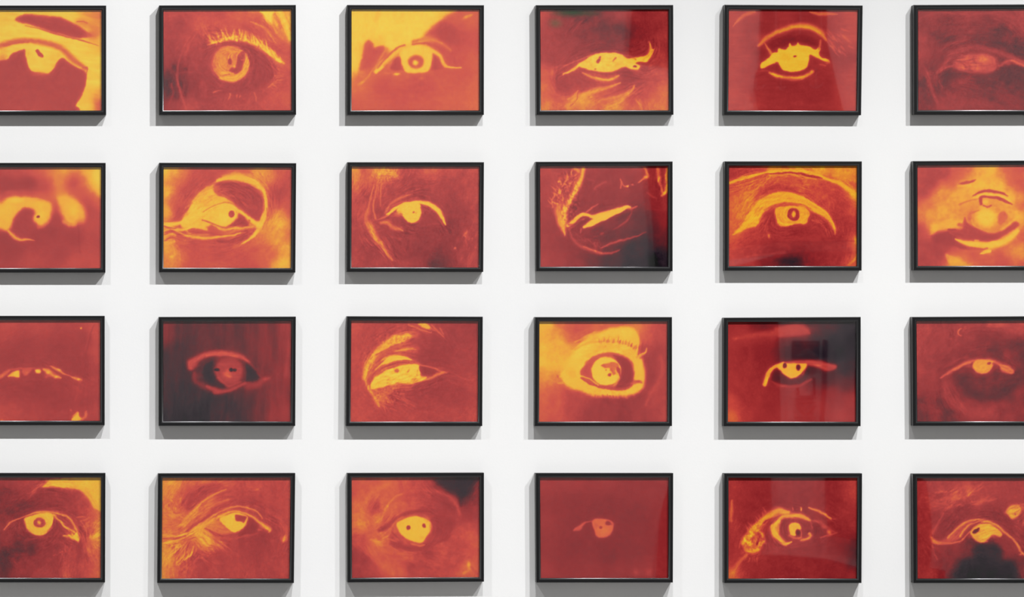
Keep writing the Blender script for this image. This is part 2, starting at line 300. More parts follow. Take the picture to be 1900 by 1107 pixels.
@pic(2,1)
def _(A):
    A.skin = 0.2
    A.bg([(-200,300,.55),(-200,700,.5),(-100,450,.9),(100,110,.56),(300,110,.64),(420,120,.72),(60,220,.46),(250,220,.44),(380,240,.52),(480,110,.82),(520,120,.88),(600,110,.82),(600,160,.62),(600,230,.54),(700,120,.84),(780,130,.98),(800,250,.97),(760,200,.92),(820,300,.9),(760,330,.6),(820,370,.64),(680,280,.6),(720,380,.52),(650,180,.66),(440,280,.68),(480,220,.76),(500,330,.82),(450,420,.58),(460,500,.48),(420,600,.45),(300,650,.46),(600,650,.46),(750,450,.52),(820,500,.55),(820,700,.52),(500,800,.48),(100,750,.45),(40,680,.44),(250,880,.54),(600,890,.58),(820,890,.58)])
    A.pg([(0,390),(60,340),(140,322),(260,330),(340,350),(400,370),(430,400),(425,470),(400,530),(350,575),(310,570),(280,530),(275,490),(290,460),(260,430),(210,425),(160,455),(125,500),(95,560),(70,610),(20,605),(-100,560),(-100,450)],.9,.95,b=24)
    A.bl(130,360,110,40,.97,.6); A.bl(60,450,90,120,.92,.6); A.bl(340,480,70,80,.95,.7); A.bl(330,400,90,50,.93,.5)
    A.st([(230,360),(330,355),(400,385)],9,.84,.5,e=1); A.st([(60,300),(200,298),(360,325),(440,370)],20,.66,.5,e=1)
    A.pg([(200,425),(160,450),(122,510),(98,570),(110,610),(150,640),(220,655),(280,600),(300,560),(270,530),(268,490),(285,462),(250,432)],.49,.95,b=12)
    A.st([(70,615),(110,655),(170,685),(220,680),(280,690)],[9,15,12,8,3],.88,.9,e=.9); A.st([(310,590),(350,570),(400,540)],10,.72,.5,e=1)
    A.bl(315,496,17,14,.2,1,e=.4)
    A.pg([(480,330),(540,320),(620,350),(680,410),(705,470),(690,530),(640,550),(600,570),(550,550),(515,500),(490,430)],.9,.9,b=30); A.bl(600,440,80,90,.95,.6); A.st([(500,300),(480,210),(490,130)],36,.78,.5,e=1); A.st([(520,530),(560,565),(610,560),(630,530)],12,.84,.5)
    A.bl(660,530,60,40,.7,.4); A.st([(640,570),(650,700),(655,790)],5,.36,.4,e=1); A.st([(690,100),(770,200),(825,300)],26,.9,.6,e=1); A.bl(800,170,70,110,.98,.8)
    A.bl(610,215,60,60,.54,.6,rot=45); A.nz(.025,30); A.bl(180,225,160,70,.43,.5)

@pic(2,2)
def _(A):
    A.skin = 1.2
    A.bg([(170,120,.95),(250,120,.88),(300,130,.72),(180,300,.92),(170,450,.9),(260,200,.7),(250,350,.62),(280,440,.52),(280,500,.56),(330,300,.55),(430,130,.58),(400,220,.52),(600,120,.6),(500,170,.56),(800,120,.66),(940,110,.84),(1000,140,.8),(1100,120,.62),(1180,200,.56),(1100,300,.52),(1060,400,.54),(1180,420,.6),(170,600,.82),(170,720,.86),(170,850,.76),(220,800,.84),(300,720,.6),(400,700,.56),(400,860,.6),(600,800,.57),(600,890,.62),(800,850,.57),(900,780,.6),(1100,480,.84),(1100,560,.88),(1000,600,.82),(950,680,.74),(1050,660,.82),(1000,760,.68),(1040,820,.64),(1150,760,.86),(1120,880,.93),(1060,900,.88),(1180,650,.72),(1000,880,.62),(880,900,.6)])
    A.nz(.03,50)
    # brow bone wedge
    A.pg([(300,520),(360,420),(430,310),(500,255),(560,230),(600,300),(680,350),(760,410),(700,460),(560,560),(420,600),(300,580)],.93,.95,b=16)
    A.hairs([(420,330),(470,430),(420,520)],26,110,(50,15),4,.84,.45,jit=12,spread=30)
    A.st([(400,360),(500,270),(560,225),(610,190)],[9,12,12,12],.84,.9,e=.9); A.st([(520,240),(570,220),(600,235)],6,.6,.6)
    A.pg([(600,210),(720,215),(850,230),(920,290),(970,380),(960,480),(930,530),(860,500),(760,420),(690,350),(600,320),(560,260)],.5,.95,b=14)
    A.bl(580,260,50,40,.72,.7); A.bl(640,310,120,50,.66,.5,rot=25); A.bl(600,350,110,30,.86,.6,rot=18); A.bl(690,375,50,20,.82,.6,rot=20)
    A.hairs([(800,380),(860,400),(900,430)],12,60,(-50,-40),3,.68,.6); A.hairs([(640,300),(780,330)],10,70,(-20,-30),4,.62,.5)
    # ring
    A.st([(590,195),(660,180),(760,175),(860,195),(930,240),(975,300),(992,400),(985,470),(950,550),(910,620),(860,670),(790,720)],[12,20,26,26,20,15,15,18,24,18,11,5],.9,1,e=.6)
    A.bl(760,175,120,30,.92,.7); A.st([(640,165),(740,145),(850,160)],16,.86,.6,e=1); A.st([(940,120),(950,180),(990,260)],14,.76,.5,e=1)
    A.st([(995,420),(1000,500),(960,600)],5,.62,.5,e=1)
    A.hairs([(360,470),(450,360),(560,300)],22,120,(35,10),5,.8,.5,jit=12,spread=34); A.nz(.08,60,26,-30,m=(450,450,220,160))
    # lids
    A.st([(160,560),(260,550),(360,520),(440,470),(520,430),(600,395),(680,400),(760,440),(830,490),(900,545),(950,570)],[16,18,20,20,14,8,9,12,14,18,14],.94,.95,e=.8)
    A.st([(470,460),(540,415),(620,385),(700,385),(780,430),(850,490)],[4,5,5,6,6,4],.7,.8,e=.9)
    A.pg([(480,520),(560,440),(620,410),(700,410),(760,450),(750,500),(720,540),(640,580),(560,560)],.93,1,b=12); A.bl(650,500,90,80,.97,.9); A.bl(540,500,50,50,.88,.6)
    A.pg([(765,470),(800,490),(830,530),(850,560),(800,578),(740,575),(690,570),(720,545),(755,510)],.5,1,b=6)
    A.bl(850,522,14,16,.6,.8); A.bl(708,472,28,30,.5,1,e=.22); A.st([(745,450),(752,490),(720,540)],4,.74,.6)
    A.bl(590,480,26,30,.9,.5)
    A.st([(470,525),(540,550),(600,575),(680,590),(740,580)],[6,7,8,6,4],.66,.9,e=.8); A.st([(560,570),(640,600),(720,595),(880,575)],[6,10,8,8],.86,.9,e=.8)
    A.pg([(240,640),(330,600),(420,590),(520,620),(700,640),(820,600),(900,590),(860,640),(800,690),(700,720),(500,700),(350,680)],.54,.9,b=12)
    A.st([(640,610),(740,610),(830,590)],6,.74,.8); A.st([(160,570),(280,600),(400,580),(500,600)],12,.92,.8,e=.8)
    A.st([(250,610),(330,650),(420,665),(520,670),(640,655),(740,640),(820,620)],[7,11,14,14,10,7,3],.9,.9,e=.8)
    A.st([(330,600),(380,640),(520,640)],9,.86,.6,e=1); A.st([(430,610),(520,625)],12,.58,.8,e=.9)
    for p in([(155,570),(200,590),(250,588)],[(160,640),(220,620),(290,640),(340,670)],[(160,690),(210,665),(240,672)],[(165,620),(200,612),(230,600)]): A.st(p,[5,8,5],.58,.8)
    A.st([(155,610),(210,600),(280,600)],6,.86,.7); A.st([(155,655),(210,640),(250,650)],7,.88,.7); A.st([(160,715),(200,705),(240,700)],9,.88,.6)
    A.st([(400,700),(560,735),(700,745),(800,725)],5,.64,.5,e=1); A.bl(600,690,160,26,.5,.5); A.bl(800,650,60,34,.49,.6,rot=-40)
    A.bl(215,820,26,20,.92,.6); A.nz(.04,16,26,m=(220,750,140,200)); A.nz(.05,30,90,35,m=(1050,650,160,280)); A.nz(.02,20)

@pic(2,3)
def _(A):
    A.skin = 1.6
    A.bg([(165,110,.82),(180,250,.7),(170,400,.56),(170,600,.52),(170,850,.52),(250,130,.62),(330,120,.72),(400,130,.82),(480,115,.76),(600,115,.56),(800,115,.66),(900,130,.58),(1180,150,.56),(1180,350,.55),(1180,600,.54),(1180,850,.54),(250,300,.52),(330,420,.5),(450,250,.48),(600,200,.47),(700,280,.46),(900,200,.49),(1000,300,.47),(1000,500,.42),(980,600,.39),(900,800,.36),(830,880,.26),(900,870,.32),(700,800,.4),(700,700,.41),(700,880,.44),(550,800,.44),(550,700,.46),(400,880,.5),(300,800,.46),(450,600,.47),(1050,750,.46),(600,640,.42),(800,640,.41),(1100,850,.52),(600,880,.5)])
    A.nz(.07,30,38); A.nz(.05,14,18,m=(400,300,400,320))
    A.bl(180,150,50,150,.82,.5); A.bl(410,130,100,60,.84,.6); A.nz(.12,12,16,m=(400,140,170,90),hi=True)
    A.hairs([(340,110),(420,110),(500,130)],26,80,(-110,-60),4,.86,.7,jit=25,spread=18); A.hairs([(240,200),(300,220),(400,220)],20,70,(20,-20),3,.7,.6,jit=30,spread=26)
    for p,w in(([(325,230),(305,300),(290,400),(265,470),(262,530),(300,590)],[5,6,7,12,14,12]),([(355,240),(335,330),(325,430),(340,510)],[4,6,6,9]),([(395,130),(385,250),(378,340),(385,410)],[10,7,5,3]),([(300,560),(310,620),(350,690),(400,740),(440,800),(480,850)],[16,24,22,16,12,8])): A.st(p,w,.76,.85,e=.9)
    A.st([(300,590),(330,660),(390,720)],[12,16,10],.84,.8,e=1); A.st([(420,240),(430,300)],5,.62,.5); A.bl(270,480,40,70,.7,.5)
    A.hairs([(260,420),(270,520),(330,660),(430,780)],34,60,(90,-50),4,.72,.5,jit=14,spread=18); A.hairs([(420,700),(460,800),(560,870)],10,70,(-30,-50),4,.6,.4)
    A.st([(425,470),(450,410),(510,360),(580,325),(660,315)],[10,10,10,7,3],.72,.85,e=.9); A.st([(440,450),(500,395),(560,365)],8,.66,.5); A.st([(560,350),(660,325),(760,340)],9,.44,.5,e=1)
    A.st([(440,480),(500,430),(570,390),(640,378),(720,375),(790,395),(850,440),(890,500),(915,560)],[12,12,11,10,14,19,20,15,6],.93,1,e=.45)
    A.pg([(510,450),(560,400),(640,380),(705,390),(718,440),(706,500),(680,535),(630,548),(590,525),(560,490)],.94,1,b=7); A.bl(520,470,50,36,.78,.8); A.bl(500,510,50,26,.5,.5,rot=30)
    A.pg([(712,410),(760,420),(820,470),(870,520),(890,550),(830,560),(740,570),(680,570),(700,530),(725,480)],.46,.95,b=7)
    A.st([(470,500),(490,530),(560,560),(600,570)],8,.46,.8,e=.8); A.st([(350,525),(400,505),(440,485)],[3,8,8],.72,.8); A.st([(380,545),(440,545),(480,580),(540,600),(560,610)],[10,16,16,12,6],.78,.85,e=1)
    A.bl(530,590,50,26,.74,.6); A.st([(700,575),(800,560),(900,550)],3,.58,.6); A.bl(655,457,13,13,.6,.9,e=.6); A.bl(676,463,10,9,.72,.8); A.st([(540,470),(560,480)],6,.6,.6)
    A.bl(990,752,18,11,.76,.9); A.nz(.3,20,26,m=(1100,660,50,70),hi=True); A.bl(1100,660,34,50,.64,.5); A.bl(1160,745,16,14,.66,.7); A.bl(860,685,30,20,.54,.5); A.bl(830,890,80,30,.2,.7)
    A.bl(880,840,80,60,.3,.4)

@pic(2,4)
def _(A):
    A.skin = 0.8
    A.bg([(170,110,.54),(170,300,.5),(170,500,.47),(170,700,.46),(170,880,.5),(350,110,.5),(300,150,.52),(600,120,.46),(520,200,.43),(700,180,.44),(600,300,.42),(480,400,.41),(800,350,.41),(900,200,.43),(950,120,.48),(1000,300,.38),(1100,120,.42),(1080,250,.42),(1180,400,.46),(1100,400,.36),(1180,550,.4),(1000,500,.27),(950,550,.25),(1050,600,.2),(1150,650,.27),(1000,700,.12),(900,750,.12),(900,880,.1),(1090,850,.03),(1170,850,.12),(700,870,.17),(560,850,.27),(450,880,.42),(300,850,.46),(350,720,.4),(600,700,.33),(800,600,.3),(700,640,.27),(850,530,.32),(700,560,.38),(250,600,.44),(500,640,.38)])
    A.nz(.04,36)
    A.pg([(430,95),(510,100),(490,190),(465,260),(430,310),(400,370),(370,420),(375,490),(370,560),(350,600),(345,660),(320,620),(285,550),(275,480),(255,420),(270,360),(300,300),(340,290),(380,240),(420,180)],.72,.45,b=18)
    A.st([(500,100),(480,180),(450,250),(410,320),(370,390),(345,440),(330,520),(335,590),(342,650)],[14,16,22,20,18,24,28,18,3],.9,.9,e=.8)
    A.nz(.28,12,18,-20,m=(370,330,150,320)); A.st([(300,400),(290,470),(310,560)],[16,22,16],.86,.75,e=.9); A.st([(430,100),(460,120)],14,.86,.7)
    A.hairs([(420,150),(360,240),(290,310),(250,400)],44,46,(70,120),5,.86,.8,jit=40,spread=22); A.bl(292,205,18,18,.88,1); A.bl(285,255,16,16,.72,.7); A.bl(300,305,24,20,.86,.8); A.hairs([(440,150),(400,250),(340,380)],16,40,(80,80),5,.42,.7,jit=30,spread=16)
    A.hairs([(160,415),(250,410)],7,50,(10,10),4,.66,.5,spread=10); A.st([(240,370),(250,420)],5,.8,.7); A.st([(370,455),(415,462)],3,.72,.7)
    A.st([(370,570),(420,530),(480,480),(540,480),(580,495),(660,480),(760,450),(850,418),(880,420)],[12,16,14,12,18,26,22,14,10],.9,1,e=.4)
    A.pg([(490,580),(520,550),(600,500),(700,465),(800,430),(870,410),(860,430),(780,470),(680,520),(580,565),(510,590)],.92,1,b=7)
    A.st([(380,560),(430,555),(480,520),(520,500)],[10,7,7,6],.5,.6); A.st([(510,465),(560,425),(620,390)],[5,6,3],.72,.8); A.st([(870,430),(900,430),(940,410)],[8,9,4],.74,.9,e=.9); A.bl(500,515,24,14,.7,.6,rot=-30)
    A.st([(480,590),(470,630)],[7,4],.66,.7); A.st([(385,590),(420,570)],6,.66,.6)
    A.st([(900,440),(860,520),(800,570),(740,600)],[4,7,7,4],.52,.7,e=1); A.st([(860,520),(790,570)],5,.6,.5)
    A.st([(380,600),(410,680),(480,740),(560,770),(640,795),(720,790),(790,770)],[7,10,14,14,11,8,5],.58,.85,e=1); A.st([(500,740),(570,765),(600,775),(650,790)],6,.72,.8,e=.9); A.bl(595,772,16,12,.84,.9)
    A.st([(640,750),(720,715),(800,695),(880,670),(950,645),(1010,620)],[4,8,10,7,5,3],.56,.85,e=.8); A.st([(650,750),(740,712),(810,690)],4,.66,.7)
    A.hairs([(410,640),(500,700),(640,700)],22,60,(-60,-20),4,.56,.6,jit=30,spread=24); A.bl(650,630,30,16,.54,.8); A.hairs([(560,680),(620,720),(640,760)],10,60,(-80,-100),4,.56,.6)
    A.st([(800,180),(808,220),(800,260)],[3,7,6],.72,.8); A.st([(800,190),(830,240),(860,240)],[5,5,10],.74,.8); A.bl(858,242,18,16,.9,.9); A.bl(898,232,18,12,.78,.8); A.st([(600,250),(640,230),(680,210)],9,.58,.7,e=1); A.bl(590,265,22,18,.6,.6); A.st([(530,180),(580,195)],6,.54,.6)
    A.st([(950,210),(990,185),(1020,165),(1010,110),(995,90)],[5,9,13,9,8],.78,.9,e=.8); A.bl(1005,170,26,18,.88,.9); A.st([(1020,300),(1060,325),(1100,340)],[8,6,4],.54,.8)
    A.st([(1110,100),(1120,180),(1140,260),(1150,300)],[14,14,10,8],.76,.85,e=.9); A.st([(1190,100),(1180,180),(1180,280),(1140,320)],[14,14,14,8],.84,.9,e=.9); A.bl(1165,295,36,20,.9,.9,rot=-40); A.st([(1150,130),(1160,220)],10,.46,.6); A.nz(.2,14,30,m=(1140,210,70,130)); A.bl(1115,200,14,26,.9,.7)
    A.st([(1000,430),(1090,435),(1190,450)],5,.46,.4,e=1)

@pic(2,5)
def _(A):
    A.skin = 1.4
    A.bg([(170,150,.48),(170,110,.52),(300,120,.56),(400,110,.6),(520,110,.82),(700,100,.86),(900,110,.88),(1060,130,.84),(1150,150,.8),(1180,220,.72),(170,260,.66),(170,400,.7),(170,520,.7),(160,640,.7),(170,760,.6),(170,860,.54),(250,250,.66),(220,400,.74),(300,330,.8),(260,480,.78),(400,220,.68),(480,250,.56),(600,200,.64),(700,240,.62),(850,230,.64),(950,250,.56),(1050,300,.54),(1100,400,.52),(1150,450,.66),(1180,330,.86),(1160,540,.52),(1080,520,.46),(900,330,.6),(950,400,.56),(1000,460,.5),(350,600,.56),(450,560,.52),(500,640,.46),(700,640,.41),(900,640,.46),(900,560,.5),(600,720,.48),(350,720,.52),(230,730,.56),(300,800,.52),(450,860,.34),(600,860,.16),(680,880,.14),(800,860,.36),(900,830,.4),(1050,830,.44),(1100,760,.46),(1050,660,.42),(1180,720,.74),(1180,850,.7),(1140,880,.62),(300,870,.48),(560,800,.4)])
    A.nz(.09,22,26,m=(650,260,560,200)); A.nz(.05,20,30)
    A.st([(150,220),(260,180),(360,155),(480,128),(620,118),(760,125),(860,150),(960,190),(1060,225),(1150,290),(1200,320)],[12,14,13,11,10,12,14,14,20,24,26],.9,.9,e=.7)
    A.st([(440,145),(560,140),(660,137),(780,150),(860,168),(910,180)],[3,6,7,9,8,3],.34,.9,e=.5); A.st([(480,160),(620,150),(760,165),(860,185)],7,.84,.7,e=.9)
    A.hairs([(220,460),(300,340),(380,240),(460,180)],50,90,(60,40),4,.84,.45,jit=10,spread=34); A.hairs([(200,250),(350,200)],14,60,(30,20),5,.58,.4,spread=30)
    A.hairs([(560,180),(760,200),(900,260)],30,60,(20,-50),4,.74,.4,jit=40,spread=26); A.hairs([(860,240),(920,330),(1000,420)],24,70,(-100,-60),5,.72,.4,jit=25,spread=30)
    A.st([(360,330),(440,280),(540,250),(640,265),(740,320),(830,370)],[8,14,16,12,12,8],.5,.7,e=1); A.bl(590,270,90,24,.44,.5)
    A.pg([(170,640),(250,560),(310,450),(380,370),(460,320),(560,298),(660,300),(760,330),(860,390),(950,460),(1000,530),(1025,600),(1015,640),(990,590),(900,500),(820,450),(740,410),(620,380),(520,400),(440,450),(400,510),(380,570),(300,590),(220,630)],.88,.95,b=12)
    A.nz(.09,50,16,-30,m=(360,470,190,170)); A.nz(.08,50,16,20,m=(750,380,260,90)); A.bl(650,350,130,36,.8,.6,rot=10); A.st([(500,310),(600,295),(720,325),(860,400),(960,480),(1015,590)],6,.92,.7,e=.9); A.hairs([(350,420),(430,360),(560,330)],18,80,(40,10),4,.8,.35,spread=16)
    A.st([(430,440),(520,400),(620,385),(740,395),(820,430)],[5,7,7,7,5],.62,.7,e=.8); A.bl(330,520,70,70,.9,.5)
    A.pg([(440,470),(520,420),(660,400),(780,430),(880,480),(960,530),(1000,600),(990,660),(880,680),(700,690),(560,670),(500,600),(440,540)],.49,.9,b=16)
    A.bl(720,620,230,70,.4,.7); A.hairs([(820,500),(960,570)],14,80,(-20,-30),4,.66,.5,spread=16)
    A.pg([(522,430),(620,405),(740,410),(805,450),(800,500),(780,550),(700,552),(640,575),(570,575),(540,530)],.86,1,b=7); A.bl(580,500,40,60,.88,.5)
    A.bl(675,475,68,68,.74,.8); A.bl(675,477,57,56,.42,1,e=.14); A.bl(676,475,24,34,.86,1,e=.5); A.st([(676,445),(676,500)],4,.92,.5); A.bl(672,490,14,16,.9,.7)
    A.bl(790,460,40,26,.78,.6); A.st([(440,580),(470,650)],8,.62,.5,e=1); A.bl(475,655,18,30,.84,.8); A.st([(830,520),(890,545)],5,.7,.6)
    A.pg([(200,770),(400,725),(560,705),(700,700),(1195,690),(1195,700),(700,712),(500,722),(300,760)],.4,.5,b=8)  # edge of the reflected light band, painted into the print's tone
    A.st([(170,780),(300,750),(400,740)],14,.56,.4,e=1); A.bl(1182,690,16,60,.88,.9); A.st([(1130,890),(1180,840),(1195,800)],10,.78,.8); A.bl(640,860,190,44,.1,.7)
    A.st([(240,830),(400,810),(600,785)],9,.6,.35,e=1); A.nz(.03,60,14)

@pic(2,6)
def _(A):
    A.skin = 0.4
    A.bg([(220,110,.54),(300,130,.5),(400,150,.48),(300,220,.46),(240,300,.5),(520,110,.62),(600,110,.7),(700,120,.86),(800,110,.92),(900,110,.66),(1000,120,.6),(1050,250,.58),(960,200,.62),(880,160,.82),(450,230,.66),(400,290,.84),(350,350,.82),(270,400,.72),(230,500,.74),(290,480,.86),(500,320,.9),(600,250,.9),(700,220,.92),(850,240,.94),(950,330,.92),(1030,330,.8),(1055,400,.66),(1020,480,.9),(400,450,.88),(450,540,.88),(330,580,.9),(220,600,.54),(230,720,.5),(350,680,.44),(430,720,.46),(250,860,.5),(400,850,.52),(370,800,.48),(450,880,.84),(520,860,.86),(600,880,.74),(550,760,.62),(640,790,.56),(750,840,.62),(850,800,.6),(900,870,.58),(1000,770,.84),(1050,800,.8),(950,760,.74),(1040,650,.6),(1000,600,.84),(980,700,.68),(1050,880,.64),(800,720,.9),(650,720,.9),(450,640,.5)])
    A.nz(.04,40)
    A.pg([(290,640),(330,560),(460,520),(560,520),(600,560),(520,590),(450,600),(380,620)],.9,.7,b=18)
    A.pg([(300,650),(370,615),(430,620),(500,650),(540,700),(620,740),(700,760),(560,760),(500,740),(420,720),(330,690)],.47,.9,b=16)
    A.bl(370,660,90,50,.44,.5)
    A.pg([(525,222),(570,205),(600,200),(625,210),(600,222),(560,228)],.5,1,b=6); A.st([(610,215),(640,202),(665,192)],[8,8,3],.5,1,e=.5); A.st([(590,190),(630,180),(665,185)],5,.8,.7); A.st([(520,245),(620,235)],8,.92,.5,e=1)
    A.st([(640,322),(700,295),(760,285),(830,290),(890,305),(930,328)],[4,9,11,11,9,3],.48,1,e=.4); A.st([(650,340),(740,310),(860,325),(950,370)],7,.97,.7,e=.9)
    A.st([(530,395),(580,372),(640,355),(700,345)],[8,6,5,4],.68,.7,e=.9)
    A.st([(710,390),(705,360),(712,338),(760,332),(840,340),(910,370),(965,400)],[13,13,12,9,12,11,4],.49,1,e=.4); A.bl(745,372,32,24,.9,1); A.st([(730,405),(760,415),(790,402)],[7,9,5],.48,1,e=.5); A.bl(745,378,30,16,.93,.8)
    A.bl(750,500,130,120,.96,.9,e=.7); A.st([(590,530),(580,460),(600,400),(640,370)],9,.8,.7,e=1); A.st([(612,510),(620,470),(660,455),(690,445)],[14,12,6,4],.7,.9,e=.8); A.st([(630,520),(660,570),(720,600)],6,.86,.5)
    A.pg([(850,540),(850,490),(880,455),(920,465),(930,500),(900,535),(870,560)],.68,.9,b=12); A.bl(905,480,22,24,.62,.7); A.st([(880,600),(930,560),(980,520)],12,.9,.6,e=1)
    A.pg([(440,600),(480,592),(550,595),(560,545),(578,500),(592,540),(640,570),(720,610),(790,630),(860,620),(930,580),(980,535),(1025,550),(990,590),(900,650),(820,690),(720,698),(620,690),(540,670),(490,640)],.53,1,b=11)
    A.bl(780,660,110,24,.46,.6); A.st([(440,600),(500,600)],6,.4,.8); A.st([(530,560),(580,570),(600,590)],14,.56,.7,e=1)
    A.st([(500,680),(580,710),(680,722),(780,728),(870,710),(950,670),(1010,610)],[8,18,24,26,26,26,18],.93,.95,e=.7); A.st([(660,690),(690,690)],5,.96,.6)
    A.st([(600,745),(680,760),(760,755)],8,.58,.6,e=.9); A.pg([(700,800),(730,770),(790,765),(785,790),(740,800)],.92,.95,b=8); A.bl(720,780,20,10,.8,.5)
    A.pg([(420,800),(480,820),(540,850),(620,895),(460,895)],.88,.7,b=14); A.st([(540,800),(560,830),(600,870)],8,.7,.5,e=1); A.nz(.03,20)

@pic(3,1)
def _(A):
    A.skin = 0.5
    A.bg([(-200,300,.48),(-200,800,.48),(60,120,.56),(300,120,.54),(600,120,.52),(680,200,.47),(200,300,.46),(500,350,.44),(100,400,.46),(650,400,.45),(760,140,.6),(800,200,.6),(810,400,.56),(770,350,.58),(700,260,.44),(715,400,.42),(690,520,.44),(660,640,.5),(640,760,.48),(700,750,.46),(760,600,.52),(760,800,.5),(810,850,.54),(300,650,.44),(100,650,.46),(500,750,.44),(100,850,.54),(300,880,.52),(500,880,.5),(40,900,.58),(700,850,.5)])
    A.nz(.035,30); A.nz(.03,12,80,6,m=(720,500,120,500))
    A.bl(665,150,14,14,.96,1); A.bl(670,360,30,24,.54,.7); A.bl(45,240,22,16,.58,.6); A.bl(92,230,14,12,.56,.6); A.bl(100,300,30,16,.54,.4); A.bl(760,150,40,60,.6,.6)
    A.st([(770,120),(740,220),(712,340),(700,460),(690,560)],5,.38,.6,e=1); A.st([(740,120),(720,240),(690,330)],6,.56,.4,e=1)
    A.st([(10,550),(60,500),(120,485),(200,480),(280,478),(360,480),(420,500),(470,540),(500,555)],[12,9,6,5,5,6,6,5,4],.66,.75,e=1)
    A.st([(-80,600),(-20,560),(40,525),(80,500)],[8,14,12,5],.74,.8,e=.9)
    A.pg([(70,545),(100,515),(150,495),(160,520),(155,555),(110,548)],.92,1,b=9); A.st([(70,545),(110,520)],9,.84,.7,e=.9)
    A.pg([(180,490),(260,485),(250,510),(220,540),(190,525)],.68,.8,b=10); A.st([(170,500),(180,540)],6,.44,.8); A.bl(222,515,22,18,.74,.6)
    A.pg([(290,490),(340,485),(335,515),(315,525),(298,515)],.9,1,b=7); A.bl(312,502,18,18,.98,.8); A.st([(340,485),(360,520),(350,550)],9,.44,.8,e=.8)
    A.st([(360,488),(400,508),(430,530),(470,550),(500,558)],[8,18,12,12,5],.84,.9,e=.8); A.bl(395,510,30,18,.92,.8); A.bl(380,545,34,24,.66,.7); A.bl(462,550,22,12,.93,.9)
    A.st([(415,460),(450,475),(490,500),(530,525),(580,540)],[4,10,11,6,3],.8,.9,e=.8); A.bl(490,492,26,11,.93,.8,rot=25); A.st([(60,575),(250,570),(420,575)],9,.52,.4,e=1)
    A.st([(585,545),(620,560),(660,575)],[5,12,12],.78,.9,e=.9); A.bl(645,570,24,15,.9,.9); A.st([(655,580),(640,640),(625,740)],6,.58,.5,e=1); A.st([(715,600),(710,700)],6,.56,.4,e=1)
    A.pg([(585,900),(610,870),(640,840),(650,835),(655,870),(680,890),(650,905),(600,908)],.9,1,b=9); A.st([(712,830),(705,870),(680,890)],[6,11,12],.72,.9,e=.9); A.st([(640,835),(600,870)],5,.96,.6); A.bl(585,822,14,14,.66,.9); A.bl(700,850,14,34,.76,.6); A.bl(20,905,30,12,.76,.8); A.bl(340,835,20,14,.54,.5)

@pic(3,2)
def _(A):
    A.skin = 0.5
    A.bg([(170,130,.36),(170,220,.38),(170,400,.17),(170,700,.15),(180,880,.14),(280,150,.24),(280,300,.18),(300,500,.14),(300,880,.1),(400,120,.26),(400,300,.24),(450,850,.08),(540,780,.09),(520,200,.27),(600,180,.26),(620,300,.24),(700,150,.24),(700,250,.23),(760,200,.26),(850,250,.3),(850,130,.28),(1000,150,.33),(1180,130,.48),(1190,300,.48),(1180,500,.44),(1190,850,.46),(1060,400,.34),(1000,300,.33),(950,500,.3),(1100,700,.38),(1000,880,.38),(1080,880,.42),(900,880,.22),(850,750,.2),(700,800,.11),(740,880,.15),(620,700,.12),(400,700,.12),(880,650,.28),(1000,700,.33),(330,620,.13)])
    A.nz(.07,34,500,4); A.nz(.05,60,300,-8)  # vertical reflection streaks, painted into the print's tone
    for p,w,t in(([(600,700),(580,800),(560,900)],16,.16),([(520,100),(540,220)],16,.2),([(700,100),(700,260)],30,.28),([(960,100),(960,380)],14,.36),([(1000,620),(930,780),(900,890)],20,.3),([(300,600),(270,800)],20,.11),([(480,720),(460,880)],14,.12)): A.st(p,w,t,.5,e=1)
    A.st([(370,470),(370,430),(420,400),(480,370),(560,352),(650,352),(740,370),(800,395),(850,425)],[24,26,22,22,20,18,20,18,10],.58,1,e=.8); A.bl(400,445,60,50,.58,.8); A.st([(500,372),(600,358),(700,372),(750,385)],10,.66,.8,e=1); A.bl(610,375,50,18,.66,.7); A.bl(720,382,40,14,.68,.7)
    A.st([(400,520),(400,580),(450,610),(520,640),(600,660)],[14,18,20,22,20],.4,.8,e=1); A.bl(420,540,60,60,.38,.7)
    A.st([(500,620),(560,655),(620,670),(700,655),(760,625),(820,600)],[8,16,18,14,12,12],.54,.9,e=.9); A.bl(570,680,40,26,.54,.8); A.bl(690,630,60,30,.54,.6)
    A.bl(685,500,136,130,.5,1,e=.3); A.bl(640,410,120,50,.46,.5); A.bl(690,530,90,80,.56,.6); A.bl(670,520,50,50,.68,.9); A.bl(685,545,36,18,.72,.8); A.st([(610,500),(640,580),(740,590),(780,540)],7,.48,.6,e=.9); A.st([(590,560),(680,620),(780,590)],9,.58,.7,e=1)
    A.pg([(560,415),(500,440),(468,480),(470,540),(510,590),(570,612),(575,600),(545,550),(535,500),(550,450)],.12,1,b=8); A.pg([(825,440),(870,460),(910,500),(935,550),(900,580),(840,585),(820,580),(828,520)],.13,1,b=8)
    A.bl(588,488,26,18,.02,1,e=.5); A.bl(700,492,24,20,.0,1,e=.45); A.bl(735,492,22,17,.04,1,e=.5); A.bl(600,500,12,20,.3,.4)
    A.st([(850,620),(920,610),(970,575),(1020,555)],[24,22,20,14],.47,.9,e=1); A.bl(980,560,40,24,.55,.8); A.bl(860,640,80,40,.38,.6); A.st([(850,430),(900,480),(940,540)],10,.4,.6,e=1); A.bl(960,750,60,20,.3,.4)
    A.nz(.025,20)

